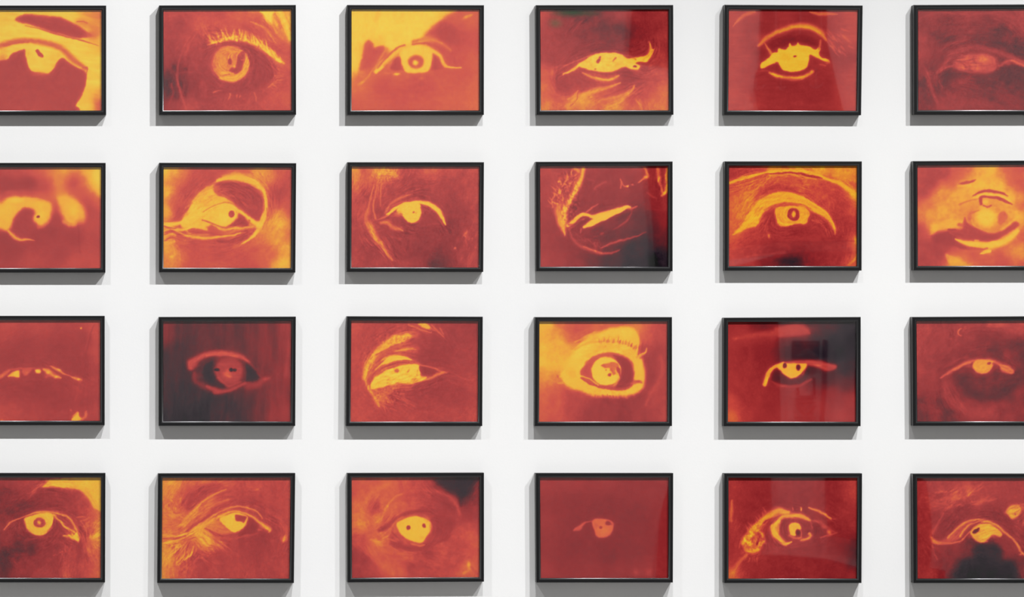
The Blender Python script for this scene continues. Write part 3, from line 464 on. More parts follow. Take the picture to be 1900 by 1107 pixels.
@pic(3,3)
def _(A):
    A.skin = 1.4
    A.bg([(170,130,.6),(170,400,.57),(170,700,.56),(170,880,.58),(300,180,.52),(250,300,.54),(400,130,.54),(550,130,.55),(650,160,.54),(900,130,.48),(1150,140,.44),(1180,300,.5),(1180,600,.54),(1180,880,.56),(1000,180,.46),(900,300,.45),(800,350,.44),(1000,500,.48),(1000,700,.46),(850,650,.45),(700,700,.47),(650,880,.55),(450,880,.54),(850,880,.52),(1000,880,.54),(300,750,.54),(250,850,.56),(240,650,.57),(800,250,.47),(700,300,.5),(500,780,.52),(700,800,.5)])
    A.nz(.05,26)
    A.pg([(235,540),(260,430),(310,350),(380,280),(460,220),(540,190),(620,175),(700,190),(680,230),(600,260),(680,300),(690,330),(650,350),(600,340),(640,400),(700,440),(720,500),(700,560),(620,620),(500,660),(420,720),(370,800),(330,730),(290,670),(260,600)],.68,.7,b=28)
    A.pg([(300,380),(360,310),(440,245),(520,205),(600,190),(640,210),(580,260),(480,300),(400,340),(340,370)],.88,.95,b=20); A.pg([(380,420),(440,370),(520,330),(600,310),(670,325),(600,330),(500,370),(420,410)],.84,.9,b=10)
    A.pg([(400,430),(450,385),(520,372),(590,385),(640,410),(560,415),(470,430),(400,450),(340,490)],.95,.95,b=9); A.st([(245,560),(270,480),(300,410),(350,350)],[16,22,22,18],.9,.85,e=.9)
    A.pg([(300,610),(340,550),(420,500),(500,470),(580,450),(690,450),(705,490),(710,540),(760,550),(740,575),(640,600),(540,600),(440,620),(360,640),(310,650)],.96,1,b=10)
    A.st([(340,370),(420,330),(500,295),(580,290),(640,300),(690,310)],[5,7,8,8,8,8],.56,.85,e=.9); A.st([(370,430),(400,390),(460,360),(540,350),(600,360),(680,390)],[6,7,8,8,8,10],.55,.9,e=.9)
    A.st([(290,610),(300,560),(350,510),(420,470),(500,435),(580,425),(660,430),(700,440)],[8,12,10,10,12,13,12,8],.56,1,e=.5)
    A.pg([(700,460),(760,470),(820,480),(870,510),(820,530),(760,540),(715,530)],.43,.95,b=8); A.st([(680,440),(760,465),(830,480),(880,505),(920,515)],[6,6,6,9,6],.72,.85,e=.9); A.st([(740,575),(800,555),(850,525),(900,512)],[8,10,12,8],.76,.9,e=.9); A.st([(920,510),(980,520),(1040,555),(1100,572),(1180,565)],[5,5,6,7,4],.58,.8,e=1)
    A.nz(.1,40,16,-12,m=(500,540,240,90)); A.hairs([(330,600),(450,580),(640,580)],20,70,(15,10),4,.8,.5,jit=14,spread=16)
    A.bl(515,495,24,28,.64,1,e=.6); A.st([(490,475),(500,510)],5,.72,.7); A.st([(600,510),(618,490)],5,.7,.8); A.bl(685,500,14,26,.76,.7); A.st([(560,470),(540,510)],4,.8,.6); A.bl(655,475,40,16,.99,.7)
    A.st([(250,570),(270,620),(300,670),(340,740),(370,790)],[10,12,12,12,8],.84,.8,e=.9); A.st([(310,640),(360,600),(460,600)],9,.9,.7,e=1)
    A.nz(.25,13,14,0,m=(440,700,190,110)); A.hairs([(340,660),(380,760),(480,740)],24,50,(-80,-20),5,.84,.6,jit=40,spread=30); A.bl(370,650,40,22,.55,.7); A.bl(520,600,26,12,.62,.7); A.bl(400,720,60,40,.84,.5)
    A.hairs([(460,640),(600,610),(720,590)],24,70,(20,20),5,.74,.6,jit=18,spread=24); A.hairs([(480,700),(560,730),(610,770)],12,60,(-30,-30),5,.7,.6,spread=16); A.bl(600,765,24,14,.66,.7)
    A.nz(.16,10,16,30,m=(480,230,260,90)); A.nz(.14,10,16,-40,m=(290,430,80,160))
    for p in([(690,115),(740,145),(790,160)],[(640,130),(720,165),(800,185)],[(740,112),(780,140),(830,170)],[(800,125),(850,170),(900,220)],[(870,150),(900,200)],[(610,120),(660,140)]): A.st(p,[5,8,4],.78,.7,e=.9)
    A.pg([(690,115),(760,110),(790,140),(780,160),(730,140)],.92,.9,b=8); A.hairs([(800,120),(880,150),(940,200)],14,60,(-50,-50),3,.58,.6,spread=14); A.st([(540,440),(640,440)],4,.9,.3)

@pic(3,4)
def _(A):
    A.skin = 0.7
    A.bg([(150,120,.9),(220,130,.92),(150,300,.9),(300,250,.92),(150,420,.93),(250,450,.92),(200,540,.84),(150,600,.76),(160,720,.68),(160,880,.66),(300,120,.68),(380,130,.62),(280,180,.8),(330,200,.76),(430,180,.58),(480,130,.6),(560,130,.62),(600,150,.7),(400,240,.7),(380,330,.86),(330,400,.92),(250,560,.76),(280,640,.64),(250,760,.62),(330,700,.58),(400,720,.52),(400,860,.52),(300,880,.6),(550,850,.44),(700,760,.44),(800,850,.4),(700,880,.46),(1000,880,.46),(900,750,.42),(1000,720,.44),(1060,560,.42),(1060,400,.45),(1080,300,.48),(1100,200,.54),(1180,130,.56),(1190,500,.52),(1130,450,.52),(1130,600,.54),(1080,680,.52),(1050,750,.53),(1190,850,.54),(1000,130,.66),(1040,240,.64),(990,330,.5),(950,150,.8)])
    A.nz(.04,40)
    A.pg([(330,590),(320,540),(350,440),(400,360),(450,290),(520,220),(620,180),(720,150),(840,135),(900,150),(950,210),(965,260),(950,330),(990,420),(1005,520),(1000,600),(970,660),(900,695),(800,710),(680,710),(560,695),(460,665),(380,640)],.92,.97,b=20)
    A.bl(450,380,110,110,.98,.6); A.bl(500,460,130,100,.97,.5); A.bl(830,190,140,60,.98,.6); A.st([(430,260),(520,215),(600,180)],[6,8,6],.88,.6,e=.9); A.st([(440,200),(520,160),(600,130)],8,.72,.4,e=1)
    A.nz(.09,70,34,-20,m=(650,330,360,220)); A.bl(400,520,60,60,.86,.6); A.bl(620,330,140,20,.86,.5,rot=-5)
    A.st([(430,330),(520,275),(620,255),(740,255),(840,270),(900,300),(935,370)],[6,9,12,12,12,12,8],.84,.8,e=.9); A.hairs([(620,265),(720,262),(830,275),(910,310)],14,40,(100,60),6,.7,.8,jit=8,spread=4); A.bl(800,255,12,26,.62,.8,rot=15); A.bl(890,290,11,26,.6,.85,rot=20); A.bl(930,310,10,28,.58,.8,rot=20); A.bl(690,255,10,20,.72,.7); A.bl(745,248,10,20,.74,.7)
    A.st([(945,270),(935,330),(920,370)],4,.96,.7); A.pg([(950,330),(965,290),(1000,340),(960,380),(940,370)],.5,.8,b=8); A.st([(935,390),(975,370),(1005,350),(1018,315)],[10,12,9,4],.84,1,e=.6)
    A.pg([(960,400),(990,400),(1015,500),(1040,600),(1000,680),(1060,560),(1060,430),(1000,370)],.45,.6,b=14)
    A.pg([(470,510),(500,460),(540,410),(600,370),(680,350),(770,355),(850,385),(900,430),(915,500),(915,570),(960,580),(980,600),(920,605),(860,640),(760,655),(660,645),(580,620),(500,575)],.6,1,b=12)
    A.st([(480,555),(530,590),(600,620),(680,640),(770,650),(850,640),(900,610)],[5,8,8,9,12,12,8],.52,.95,e=.7); A.st([(470,540),(540,560),(620,615)],6,.94,.8,e=.8)
    A.pg([(740,370),(820,385),(880,430),(905,500),(900,580),(850,630),(770,640),(790,560),(790,470),(770,410)],.44,1,b=8); A.pg([(480,510),(510,465),(560,440),(555,500),(565,560),(520,540)],.58,.8,b=8); A.bl(520,430,40,16,.7,.6,rot=-40)
    A.bl(685,502,128,124,.95,1,e=.12); A.bl(640,560,80,60,.97,.5); A.bl(690,390,100,14,.88,.6); A.pg([(790,540),(800,555),(780,600),(740,625),(780,560)],.85,.7,b=8)
    A.pg([(640,455),(690,440),(740,425),(780,440),(785,470),(760,480),(770,510),(740,530),(715,480),(670,475)],.68,.9,b=8); A.bl(660,457,30,16,.62,.8); A.bl(712,528,22,17,.46,1,e=.6,rot=-30); A.bl(725,490,20,22,.6,.8); A.bl(684,493,10,11,.6,.8); A.pg([(770,470),(795,480),(800,540),(780,520),(765,500)],.46,.9,b=7); A.st([(760,500),(775,530)],7,.88,.9)
    A.bl(945,585,44,16,.56,.9); A.bl(905,600,30,10,.68,.8); A.bl(900,660,90,40,.95,.5,rot=-20); A.hairs([(560,690),(680,705),(860,700),(960,660)],30,24,(-100,-60),5,.86,.6,spread=6); A.hairs([(640,700),(760,712)],8,20,(-90,-80),5,.5,.5)
    A.bl(695,745,16,26,.38,.7); A.bl(680,780,18,16,.52,.5); A.st([(1130,380),(1150,480),(1110,600),(1040,700),(1010,780)],[12,14,16,14,10],.58,.7,e=1); A.hairs([(300,560),(320,520)],6,60,(30,60),5,.95,.6); A.st([(290,600),(330,590)],8,.86,.5); A.bl(285,545,16,20,.62,.5)
    A.st([(280,640),(300,760),(270,850)],14,.7,.4,e=1); A.nz(.05,16,16,m=(700,680,330,60)); A.nz(.02,20)

@pic(3,5)
def _(A):
    A.skin = 0.5
    A.bg([(160,130,.44),(160,250,.5),(160,450,.48),(160,600,.5),(160,750,.6),(170,880,.72),(250,130,.46),(350,130,.3),(420,140,.2),(250,200,.5),(300,210,.52),(400,190,.54),(500,210,.5),(600,170,.5),(700,160,.5),(770,170,.48),(480,130,.32),(600,115,.2),(800,115,.14),(850,150,.3),(900,130,.14),(1000,140,.18),(1100,140,.1),(1150,250,.08),(300,330,.42),(400,350,.36),(300,450,.44),(450,450,.4),(600,270,.26),(620,330,.17),(700,280,.12),(850,230,.12),(900,350,.08),(1000,250,.08),(1050,350,.07),(1100,500,.13),(950,550,.2),(1100,600,.26),(1000,700,.42),(1150,750,.46),(900,800,.46),(1050,880,.5),(700,700,.44),(600,620,.42),(750,850,.46),(500,800,.42),(350,700,.44),(400,880,.46),(600,880,.48),(250,700,.47),(280,860,.52),(700,380,.14),(800,400,.12),(1150,120,.1)])
    A.st([(180,240),(280,215),(400,200),(520,190),(640,160),(740,150),(800,190)],[12,16,20,26,30,30,10],.56,.8,e=1); A.pg([(520,150),(640,125),(740,130),(800,190),(700,210),(560,225)],.55,.8,b=16); A.bl(820,150,30,30,.3,.5); A.bl(200,235,18,14,.68,.5); A.bl(960,140,60,24,.22,.6)
    A.st([(600,440),(700,425),(800,425),(900,440),(1000,460)],[12,14,14,18,14],.56,1,e=.8); A.st([(780,440),(880,460),(950,480),(1020,465)],[14,18,18,14],.6,.9,e=.9); A.bl(980,475,60,26,.52,.8); A.bl(870,455,50,14,.72,.8)
    A.st([(440,610),(450,570),(470,520),(500,480),(540,455),(590,440)],[19,20,19,14,13,14],.84,1,e=.4); A.st([(445,600),(460,560)],9,.92,.7)
    A.pg([(495,570),(510,510),(560,480),(600,530),(660,565),(740,550),(790,500),(790,470),(820,490),(820,540),(760,590),(680,610),(580,610),(520,595)],.22,.85,b=12); A.bl(550,560,40,30,.2,.5); A.bl(790,510,30,50,.14,.8,rot=20)
    A.pg([(540,460),(570,440),(640,438),(770,438),(775,470),(740,520),(690,555),(650,560),(600,535),(570,500)],.88,1,b=8); A.bl(650,510,50,30,.92,.6); A.bl(603,458,19,26,.16,1,e=.4); A.bl(711,472,24,32,.12,1,e=.4); A.st([(780,460),(750,530)],5,.7,.6)
    A.st([(500,590),(560,620),(660,630),(740,610),(820,570)],[6,10,11,9,8],.5,.8,e=1); A.bl(600,620,60,12,.56,.6)
    A.nz(.05,40,40,m=(300,600,260,380)); A.bl(320,520,60,40,.5,.5); A.bl(260,650,60,40,.5,.4); A.nz(.02,24)

@pic(3,6)
def _(A):
    A.bg([(210,130,.5),(210,300,.52),(210,500,.5),(210,650,.46),(230,760,.3),(215,860,.24),(260,880,.3),(300,820,.44),(330,880,.4),(380,760,.26),(430,820,.26),(480,870,.22),(540,890,.34),(400,130,.46),(330,200,.49),(300,350,.45),(400,300,.44),(500,250,.45),(420,480,.36),(330,560,.44),(330,700,.38),(600,150,.5),(620,220,.42),(600,320,.38),(750,230,.36),(800,130,.54),(860,130,.6),(950,150,.52),(1050,140,.56),(850,220,.32),(950,280,.27),(820,340,.28),(720,330,.33),(1030,300,.24),(1040,380,.26),(960,360,.38),(1000,430,.36),(1050,500,.3),(520,560,.32),(560,600,.24),(640,620,.27),(600,680,.24),(700,700,.24),(850,690,.24),(930,640,.22),(990,560,.24),(740,640,.33),(860,560,.32),(640,540,.34),(430,620,.44),(430,700,.46),(500,760,.52),(600,800,.52),(700,850,.5),(800,820,.46),(900,800,.4),(1040,700,.4),(1040,850,.36),(950,880,.42),(750,890,.48),(600,880,.46)])
    A.nz(.07,46); A.nz(.04,16,22,-40,m=(420,330,260,240))
    A.st([(550,150),(520,175),(530,200),(550,210)],[5,6,6,4],.74,.85,e=.8); A.bl(465,235,26,16,.6,.5); A.bl(830,125,140,24,.64,.6)
    A.st([(375,555),(430,520),(500,475),(560,445),(620,420),(700,405)],[6,11,13,15,14,10],.66,.95,e=.9); A.st([(480,490),(540,460),(620,430)],7,.74,.8,e=1)
    A.st([(390,490),(450,445),(520,405),(600,385)],[6,10,9,6],.5,.6,e=1); A.st([(400,490),(470,460),(540,425)],8,.3,.6,e=1)
    A.st([(700,405),(780,412),(850,435),(910,460),(960,490)],[10,14,16,20,14],.68,.95,e=.8); A.st([(860,450),(920,480),(965,505)],[6,22,14],.73,.9,e=.8); A.pg([(870,470),(930,470),(980,490),(965,520),(920,515),(880,500)],.72,.9,b=10)
    A.pg([(635,455),(660,415),(710,402),(780,410),(820,430),(800,470),(770,510),(720,525),(670,510),(640,480)],.82,1,b=9); A.bl(720,460,60,44,.84,.7); A.bl(775,435,20,13,.34,1,e=.5); A.bl(605,460,36,30,.62,.7); A.st([(810,440),(840,460),(790,510)],9,.44,.8,e=.9); A.bl(615,490,26,14,.38,.7)
    A.st([(540,480),(600,510),(660,530),(740,540),(820,500)],8,.34,.5,e=1); A.st([(560,560),(600,660),(700,710),(860,700),(960,620)],30,.22,.5,e=1); A.st([(420,620),(440,720),(520,800),(640,850),(800,840)],26,.54,.4,e=1); A.st([(900,350),(960,420),(990,490)],9,.46,.5,e=1)
    A.nz(.03,22)

@pic(4,1)
def _(A):
    A.skin = 1.7
    A.bg([(-200,300,.44),(-200,800,.4),(60,170,.46),(60,240,.28),(120,160,.5),(200,170,.5),(300,180,.54),(250,240,.46),(100,300,.4),(80,400,.32),(200,370,.3),(280,350,.34),(330,400,.4),(330,300,.42),(420,340,.42),(500,300,.46),(600,280,.47),(700,350,.48),(600,420,.46),(640,480,.48),(740,450,.54),(780,420,.72),(800,350,.86),(800,500,.82),(740,560,.56),(700,600,.46),(760,620,.88),(810,600,.9),(730,700,.74),(680,750,.48),(780,720,.7),(810,780,.66),(800,900,.68),(700,850,.56),(640,900,.52),(650,680,.42),(60,520,.44),(60,640,.42),(150,700,.25),(250,720,.25),(60,770,.2),(50,860,.22),(130,800,.38),(250,850,.42),(200,640,.36),(360,650,.42),(450,700,.4),(450,850,.44),(340,800,.44),(350,920,.5),(560,900,.6),(600,800,.52),(560,700,.46),(150,900,.42),(800,250,.93)])
    A.nz(.07,26); A.nz(.07,60,12,-20,m=(200,330,280,160)); A.nz(.08,24,20,m=(110,790,180,150)); A.nz(.07,20,16,m=(530,780,120,130))
    A.pg([(350,205),(385,165),(420,140),(850,130),(850,380),(790,390),(740,320),(690,260),(640,225),(560,215),(450,205)],.9,.95,b=14); A.bl(520,180,120,40,.96,.6); A.bl(700,180,120,50,.96,.6); A.bl(780,300,40,70,.92,.6); A.st([(700,230),(760,300),(800,370)],14,.84,.6,e=1)
    A.hairs([(230,270),(280,230),(340,180),(380,160)],16,60,(40,45),4,.66,.7,jit=12,spread=10); A.st([(260,240),(310,210),(350,175)],6,.7,.7)
    A.hairs([(60,330),(150,280),(230,250)],14,70,(40,20),4,.52,.5,spread=18); A.hairs([(60,420),(180,360),(280,320)],18,80,(30,25),5,.26,.5,spread=20)
    A.st([(30,550),(90,490),(160,460),(220,440),(290,415),(380,408),(450,415),(520,430),(580,470),(620,540),(650,600),(645,645)],[6,6,5,6,8,10,9,9,8,8,12,10],.84,.9,e=.8)
    A.pg([(200,460),(300,425),(400,415),(440,440),(430,500),(400,560),(360,595),(320,605),(270,590),(225,550),(205,500)],.9,1,b=9); A.bl(390,460,40,50,.96,.6); A.bl(240,560,50,24,.82,.5)
    A.bl(323,497,53,44,.48,1,e=.2); A.bl(322,497,24,28,.86,1,e=.7)
    A.pg([(440,470),(480,490),(520,540),(550,580),(500,590),(400,600),(380,590),(420,540)],.44,.95,b=8)
    A.st([(440,430),(500,480),(530,530),(580,555),(610,575)],[9,10,9,9,6],.86,.9,e=.8); A.st([(470,440),(540,500),(590,540)],7,.52,.8,e=.8); A.st([(520,600),(560,605),(600,595),(590,575)],[6,10,8,5],.82,.9,e=.8); A.pg([(560,600),(600,605),(630,580),(650,640),(600,630)],.93,.95,b=7)
    A.st([(660,540),(670,620),(660,720),(640,820)],16,.42,.6,e=1); A.bl(130,500,60,40,.46,.5); A.st([(210,640),(300,625),(400,610),(500,595)],6,.54,.5,e=1)
    A.hairs([(440,760),(540,740),(600,700)],20,40,(30,60),4,.64,.7,jit=30,spread=20); A.hairs([(500,850),(560,800),(600,760)],16,50,(50,60),4,.6,.6,spread=20); A.st([(550,930),(600,800),(620,700)],8,.56,.5,e=1); A.bl(530,930,50,30,.66,.7)
    A.hairs([(50,720),(120,830),(200,900)],14,60,(-60,-40),4,.5,.5,spread=18); A.bl(50,770,40,30,.1,.6,rot=40); A.bl(150,665,50,30,.18,.6,rot=20); A.bl(260,720,40,26,.2,.6); A.hairs([(680,490),(760,500)],14,60,(10,30),5,.84,.5,spread=26); A.st([(750,610),(790,600)],14,.93,.6,e=1)
    A.hairs([(640,500),(700,560),(720,600)],12,50,(30,20),5,.66,.5,spread=14)

@pic(4,2)
def _(A):
    A.skin = 1.5
    A.bg([(150,170,.84),(150,240,.82),(250,180,.82),(400,165,.76),(500,160,.74),(600,160,.7),(700,180,.64),(900,180,.62),(1170,180,.56),(1180,500,.56),(1180,900,.57),(1000,250,.54),(1050,400,.53),(1100,700,.52),(350,230,.6),(450,220,.5),(350,270,.52),(200,270,.74),(170,340,.76),(160,450,.74),(220,500,.72),(300,430,.68),(330,350,.58),(430,300,.52),(550,200,.5),(650,240,.52),(760,240,.54),(850,280,.52),(600,300,.6),(520,320,.68),(600,400,.5),(750,330,.5),(900,350,.5),(950,420,.46),(160,560,.74),(160,700,.82),(170,800,.86),(160,930,.8),(250,720,.74),(240,830,.78),(210,900,.72),(280,900,.62),(380,650,.64),(350,800,.6),(330,870,.58),(450,580,.84),(480,630,.78),(550,650,.7),(620,680,.62),(600,760,.5),(450,800,.48),(450,900,.5),(700,700,.49),(800,650,.46),(950,640,.44),(800,800,.5),(900,750,.46),(700,920,.52),(900,920,.54),(1020,900,.5),(1000,560,.48)])
    A.nz(.05,22); A.nz(.04,40,400)
    A.pg([(350,270),(430,220),(520,190),(640,180),(560,240),(480,300),(420,360),(370,400),(330,360),(300,320)],.5,.6,b=20)
    A.st([(310,510),(360,450),(410,400),(450,340),(520,290),(600,245),(660,220)],[18,24,20,12,9,7,4],.82,.85,e=.9); A.st([(330,500),(400,450),(480,400),(560,350),(680,310)],[22,22,20,18,8],.74,.6,e=1); A.hairs([(360,480),(430,410),(520,350)],20,90,(40,30),5,.82,.5,spread=20)
    A.st([(340,560),(430,500),(520,440),(600,390),(680,350),(720,320)],[10,11,10,9,8,4],.5,.9,e=.8)
    A.st([(150,600),(250,605),(330,585),(400,545),(460,500),(540,450),(620,405),(700,375),(780,365),(860,380),(920,410),(960,460)],[10,9,8,11,9,7,7,7,6,7,6,4],.84,.85,e=.9)
    A.st([(480,510),(560,455),(660,405),(760,390),(850,410),(930,460)],6,.56,.7,e=.9); A.st([(420,560),(500,510),(600,450),(700,410),(800,412),(880,450),(960,510),(1020,550),(1015,575)],[18,22,14,9,9,10,14,16,5],.86,.9,e=.8); A.bl(980,535,60,24,.86,.8,rot=30); A.bl(1000,545,30,16,.93,.8,rot=30)
    A.pg([(485,540),(560,480),(620,460),(640,520),(700,575),(640,590),(560,575)],.74,.85,b=12); A.bl(560,500,50,30,.8,.6)
    A.pg([(610,460),(680,430),(760,415),(830,440),(835,490),(800,540),(740,575),(690,560),(640,510)],.92,1,b=9); A.bl(690,500,50,50,.96,.6)
    A.pg([(740,435),(790,435),(835,455),(815,500),(780,490),(745,480)],.47,1,b=6); A.st([(835,455),(812,500)],5,.93,.9); A.bl(722,450,22,16,.97,.7)
    A.pg([(850,470),(890,480),(930,520),(900,560),(830,590),(740,600),(690,590),(760,580),(820,540)],.42,.9,b=10); A.st([(490,545),(540,575),(620,600),(700,605)],[7,10,9,6],.5,.9,e=.8); A.st([(600,610),(720,625),(830,605),(930,580)],6,.6,.6,e=1); A.bl(935,555,36,14,.72,.7); A.bl(980,600,80,36,.4,.6)
    A.pg([(400,600),(400,550),(440,520),(480,545),(520,590),(560,650),(500,690),(440,660)],.88,.6,b=24)
    A.hairs([(410,590),(470,670),(560,680),(640,650)],34,80,(-55,-50),5,.8,.55,jit=14,spread=18); A.hairs([(150,650),(260,640),(380,580)],20,70,(10,30),6,.84,.5,spread=10); A.st([(150,625),(250,625),(330,605)],6,.56,.8,e=.9); A.st([(150,660),(230,650),(310,620)],9,.86,.7,e=.9)
    A.hairs([(200,690),(300,700),(380,690)],26,100,(-110,-120),6,.84,.6,jit=16,spread=20); A.hairs([(210,700),(300,720),(370,660)],16,70,(-110,-120),5,.56,.6,jit=16,spread=20); A.st([(390,690),(370,760),(320,800)],[6,9,6],.86,.8)
    A.hairs([(450,740),(480,800)],5,50,(-50,-50),5,.78,.6); A.nz(.2,16,20,m=(320,850,110,90)); A.nz(.14,18,20,m=(240,340,140,100)); A.hairs([(190,300),(260,340),(330,400)],20,50,(80,60),5,.82,.5,jit=30,spread=26); A.bl(215,350,16,24,.56,.6); A.bl(265,320,14,26,.56,.6); A.hairs([(160,420),(300,440)],10,80,(-10,-10),5,.84,.5,spread=10)
    A.bl(1140,625,30,50,.8,.9,rot=20); A.bl(1140,645,18,26,.9,.7); A.bl(1050,640,24,18,.6,.6); A.bl(1075,520,20,30,.6,.4); A.bl(910,225,40,20,.72,.6); A.bl(860,220,60,14,.62,.5)

@pic(4,3)
def _(A):
    A.bg([(160,170,.62),(160,250,.62),(160,400,.72),(160,520,.74),(160,620,.56),(160,750,.42),(160,900,.46),(250,820,.44),(300,900,.5),(300,170,.62),(350,220,.7),(450,190,.7),(600,180,.62),(700,170,.58),(800,170,.56),(850,180,.3),(900,160,.12),(1050,160,.08),(1120,160,.1),(1180,170,.42),(1170,260,.42),(1100,270,.2),(1050,330,.2),(950,230,.16),(900,220,.34),(860,240,.56),(950,300,.5),(1000,330,.46),(1000,420,.52),(1100,380,.46),(1180,400,.48),(220,400,.78),(220,520,.8),(250,300,.68),(330,380,.54),(340,340,.56),(420,300,.7),(430,380,.74),(350,480,.78),(330,560,.7),(250,640,.58),(360,640,.74),(340,720,.7),(450,700,.64),(480,480,.6),(550,330,.66),(650,330,.6),(750,300,.54),(850,330,.52),(800,250,.52),(600,250,.58),(420,800,.66),(450,880,.66),(550,900,.66),(600,760,.64),(700,790,.58),(780,740,.46),(650,860,.48),(750,880,.5),(850,800,.6),(800,930,.54),(1000,800,.54),(950,850,.5),(1100,750,.62),(1060,790,.48),(1100,850,.8),(1180,800,.6),(1060,900,.68),(1180,930,.66),(950,900,.58),(850,500,.48),(880,600,.48),(930,520,.46),(980,600,.6),(1100,580,.64),(1180,650,.66),(1050,680,.56),(900,700,.6),(960,760,.58),(700,930,.56)])
    A.nz(.06,34); A.nz(.06,20,34,-30,m=(400,450,300,330)); A.nz(.06,60,24,20,m=(800,800,420,160))
    A.pg([(835,140),(1190,130),(1150,180),(1130,250),(1060,300),(1045,360),(1020,300),(950,240),(880,200),(845,180)],.12,.85,b=22); A.bl(1060,250,60,60,.1,.6)
    A.st([(380,540),(440,430),(480,340),(560,270),(680,235),(820,235),(920,270),(1000,340),(1030,430)],[12,16,18,14,12,14,16,16,12],.64,.6,e=1); A.st([(390,480),(430,370),(500,290),(560,260)],[6,10,10,6],.8,.6,e=1); A.bl(440,365,16,20,.9,.6)
    A.st([(250,330),(330,240),(450,180)],[18,22,18],.74,.6,e=1); A.bl(340,370,70,50,.5,.5,rot=-30)
    A.st([(370,560),(430,530),(500,470),(580,430),(670,405),(760,395),(850,400)],[12,18,13,14,16,16,10],.46,.9,e=.8); A.bl(400,545,60,24,.47,.7,rot=-15)
    A.st([(440,620),(470,540),(520,480),(560,455)],12,.72,.7,e=1); A.bl(490,600,60,50,.48,.8); A.bl(520,670,80,40,.47,.8)
    A.bl(880,540,90,110,.46,.9); A.st([(800,470),(900,450),(960,530),(930,620),(850,660)],12,.44,.6,e=1); A.st([(850,520),(900,560),(880,610)],8,.53,.5,e=1)
    A.st([(470,660),(560,700),(680,705),(760,690),(830,640)],[14,20,20,16,12],.46,.9,e=.9); A.bl(780,740,80,24,.45,.6)
    A.pg([(515,505),(560,475),(620,450),(680,442),(760,470),(795,500),(790,560),(760,610),(720,660),(670,660),(600,635),(560,600),(530,560)],.92,1,b=10); A.bl(770,470,40,40,.76,.7); A.bl(790,540,16,70,.72,.6); A.bl(560,620,36,20,.52,.9,rot=30); A.bl(720,620,30,24,.84,.8); A.st([(640,670),(700,685),(740,680)],7,.8,.7,e=.9); A.bl(550,510,40,24,.86,.5)
    A.bl(611,537,21,20,.34,1,e=.4); A.bl(739,521,20,20,.36,1,e=.4); A.st([(700,470),(710,490)],4,.84,.6)
    A.st([(300,640),(360,660),(420,650)],[10,14,8],.82,.7,e=1); A.bl(375,632,30,12,.56,.7); A.bl(1105,840,22,50,.88,.9); A.st([(1070,910),(1110,870)],12,.8,.7,e=1); A.st([(1120,860),(1160,900),(1190,930)],9,.56,.7,e=1); A.st([(280,720),(360,820),(480,900)],[20,22,22],.7,.5,e=1); A.bl(790,850,60,12,.64,.5,rot=25); A.bl(400,790,40,26,.56,.4); A.bl(510,755,40,24,.56,.4)

@pic(4,4)
def _(A):
    A.skin = 0.3
    A.bg([(170,180,.46),(170,500,.44),(170,700,.42),(170,900,.46),(400,170,.45),(700,180,.44),(1000,170,.41),(1150,200,.42),(1180,500,.4),(1180,900,.42),(400,350,.38),(500,500,.37),(700,350,.37),(900,450,.37),(400,700,.37),(700,750,.35),(900,750,.37),(600,900,.42),(850,900,.42),(1000,900,.43),(300,400,.4),(300,800,.4),(700,640,.38)])
    A.nz(.03,34); A.nz(.02,14)
    A.pg([(568,480),(610,460),(680,468),(735,485),(745,520),(730,570),(700,610),(650,618),(605,610),(585,560),(572,520)],.7,1,b=9); A.bl(660,560,60,50,.74,.8); A.bl(600,520,26,30,.62,.7); A.bl(640,470,60,14,.7,.6)
    A.bl(642,533,15,18,.38,1,e=.6); A.bl(700,502,28,22,.38,1,e=.4); A.bl(725,510,16,14,.42,.8); A.st([(690,478),(730,490),(750,505)],[4,6,3],.58,.8,e=.9); A.st([(735,520),(755,500)],4,.56,.5)
    A.st([(420,562),(450,545),(480,520),(520,495),(570,480)],[7,15,12,5,4],.62,1,e=.8); A.pg([(420,560),(470,515),(495,515),(475,560)],.62,.8,b=10); A.st([(480,505),(520,488)],4,.55,.6)
    for x in (930,1030): A.bl(x,900,46,50,.56,.7)
    A.bl(790,870,40,50,.46,.5); A.bl(930,800,40,80,.44,.4); A.bl(1030,850,30,60,.46,.5)

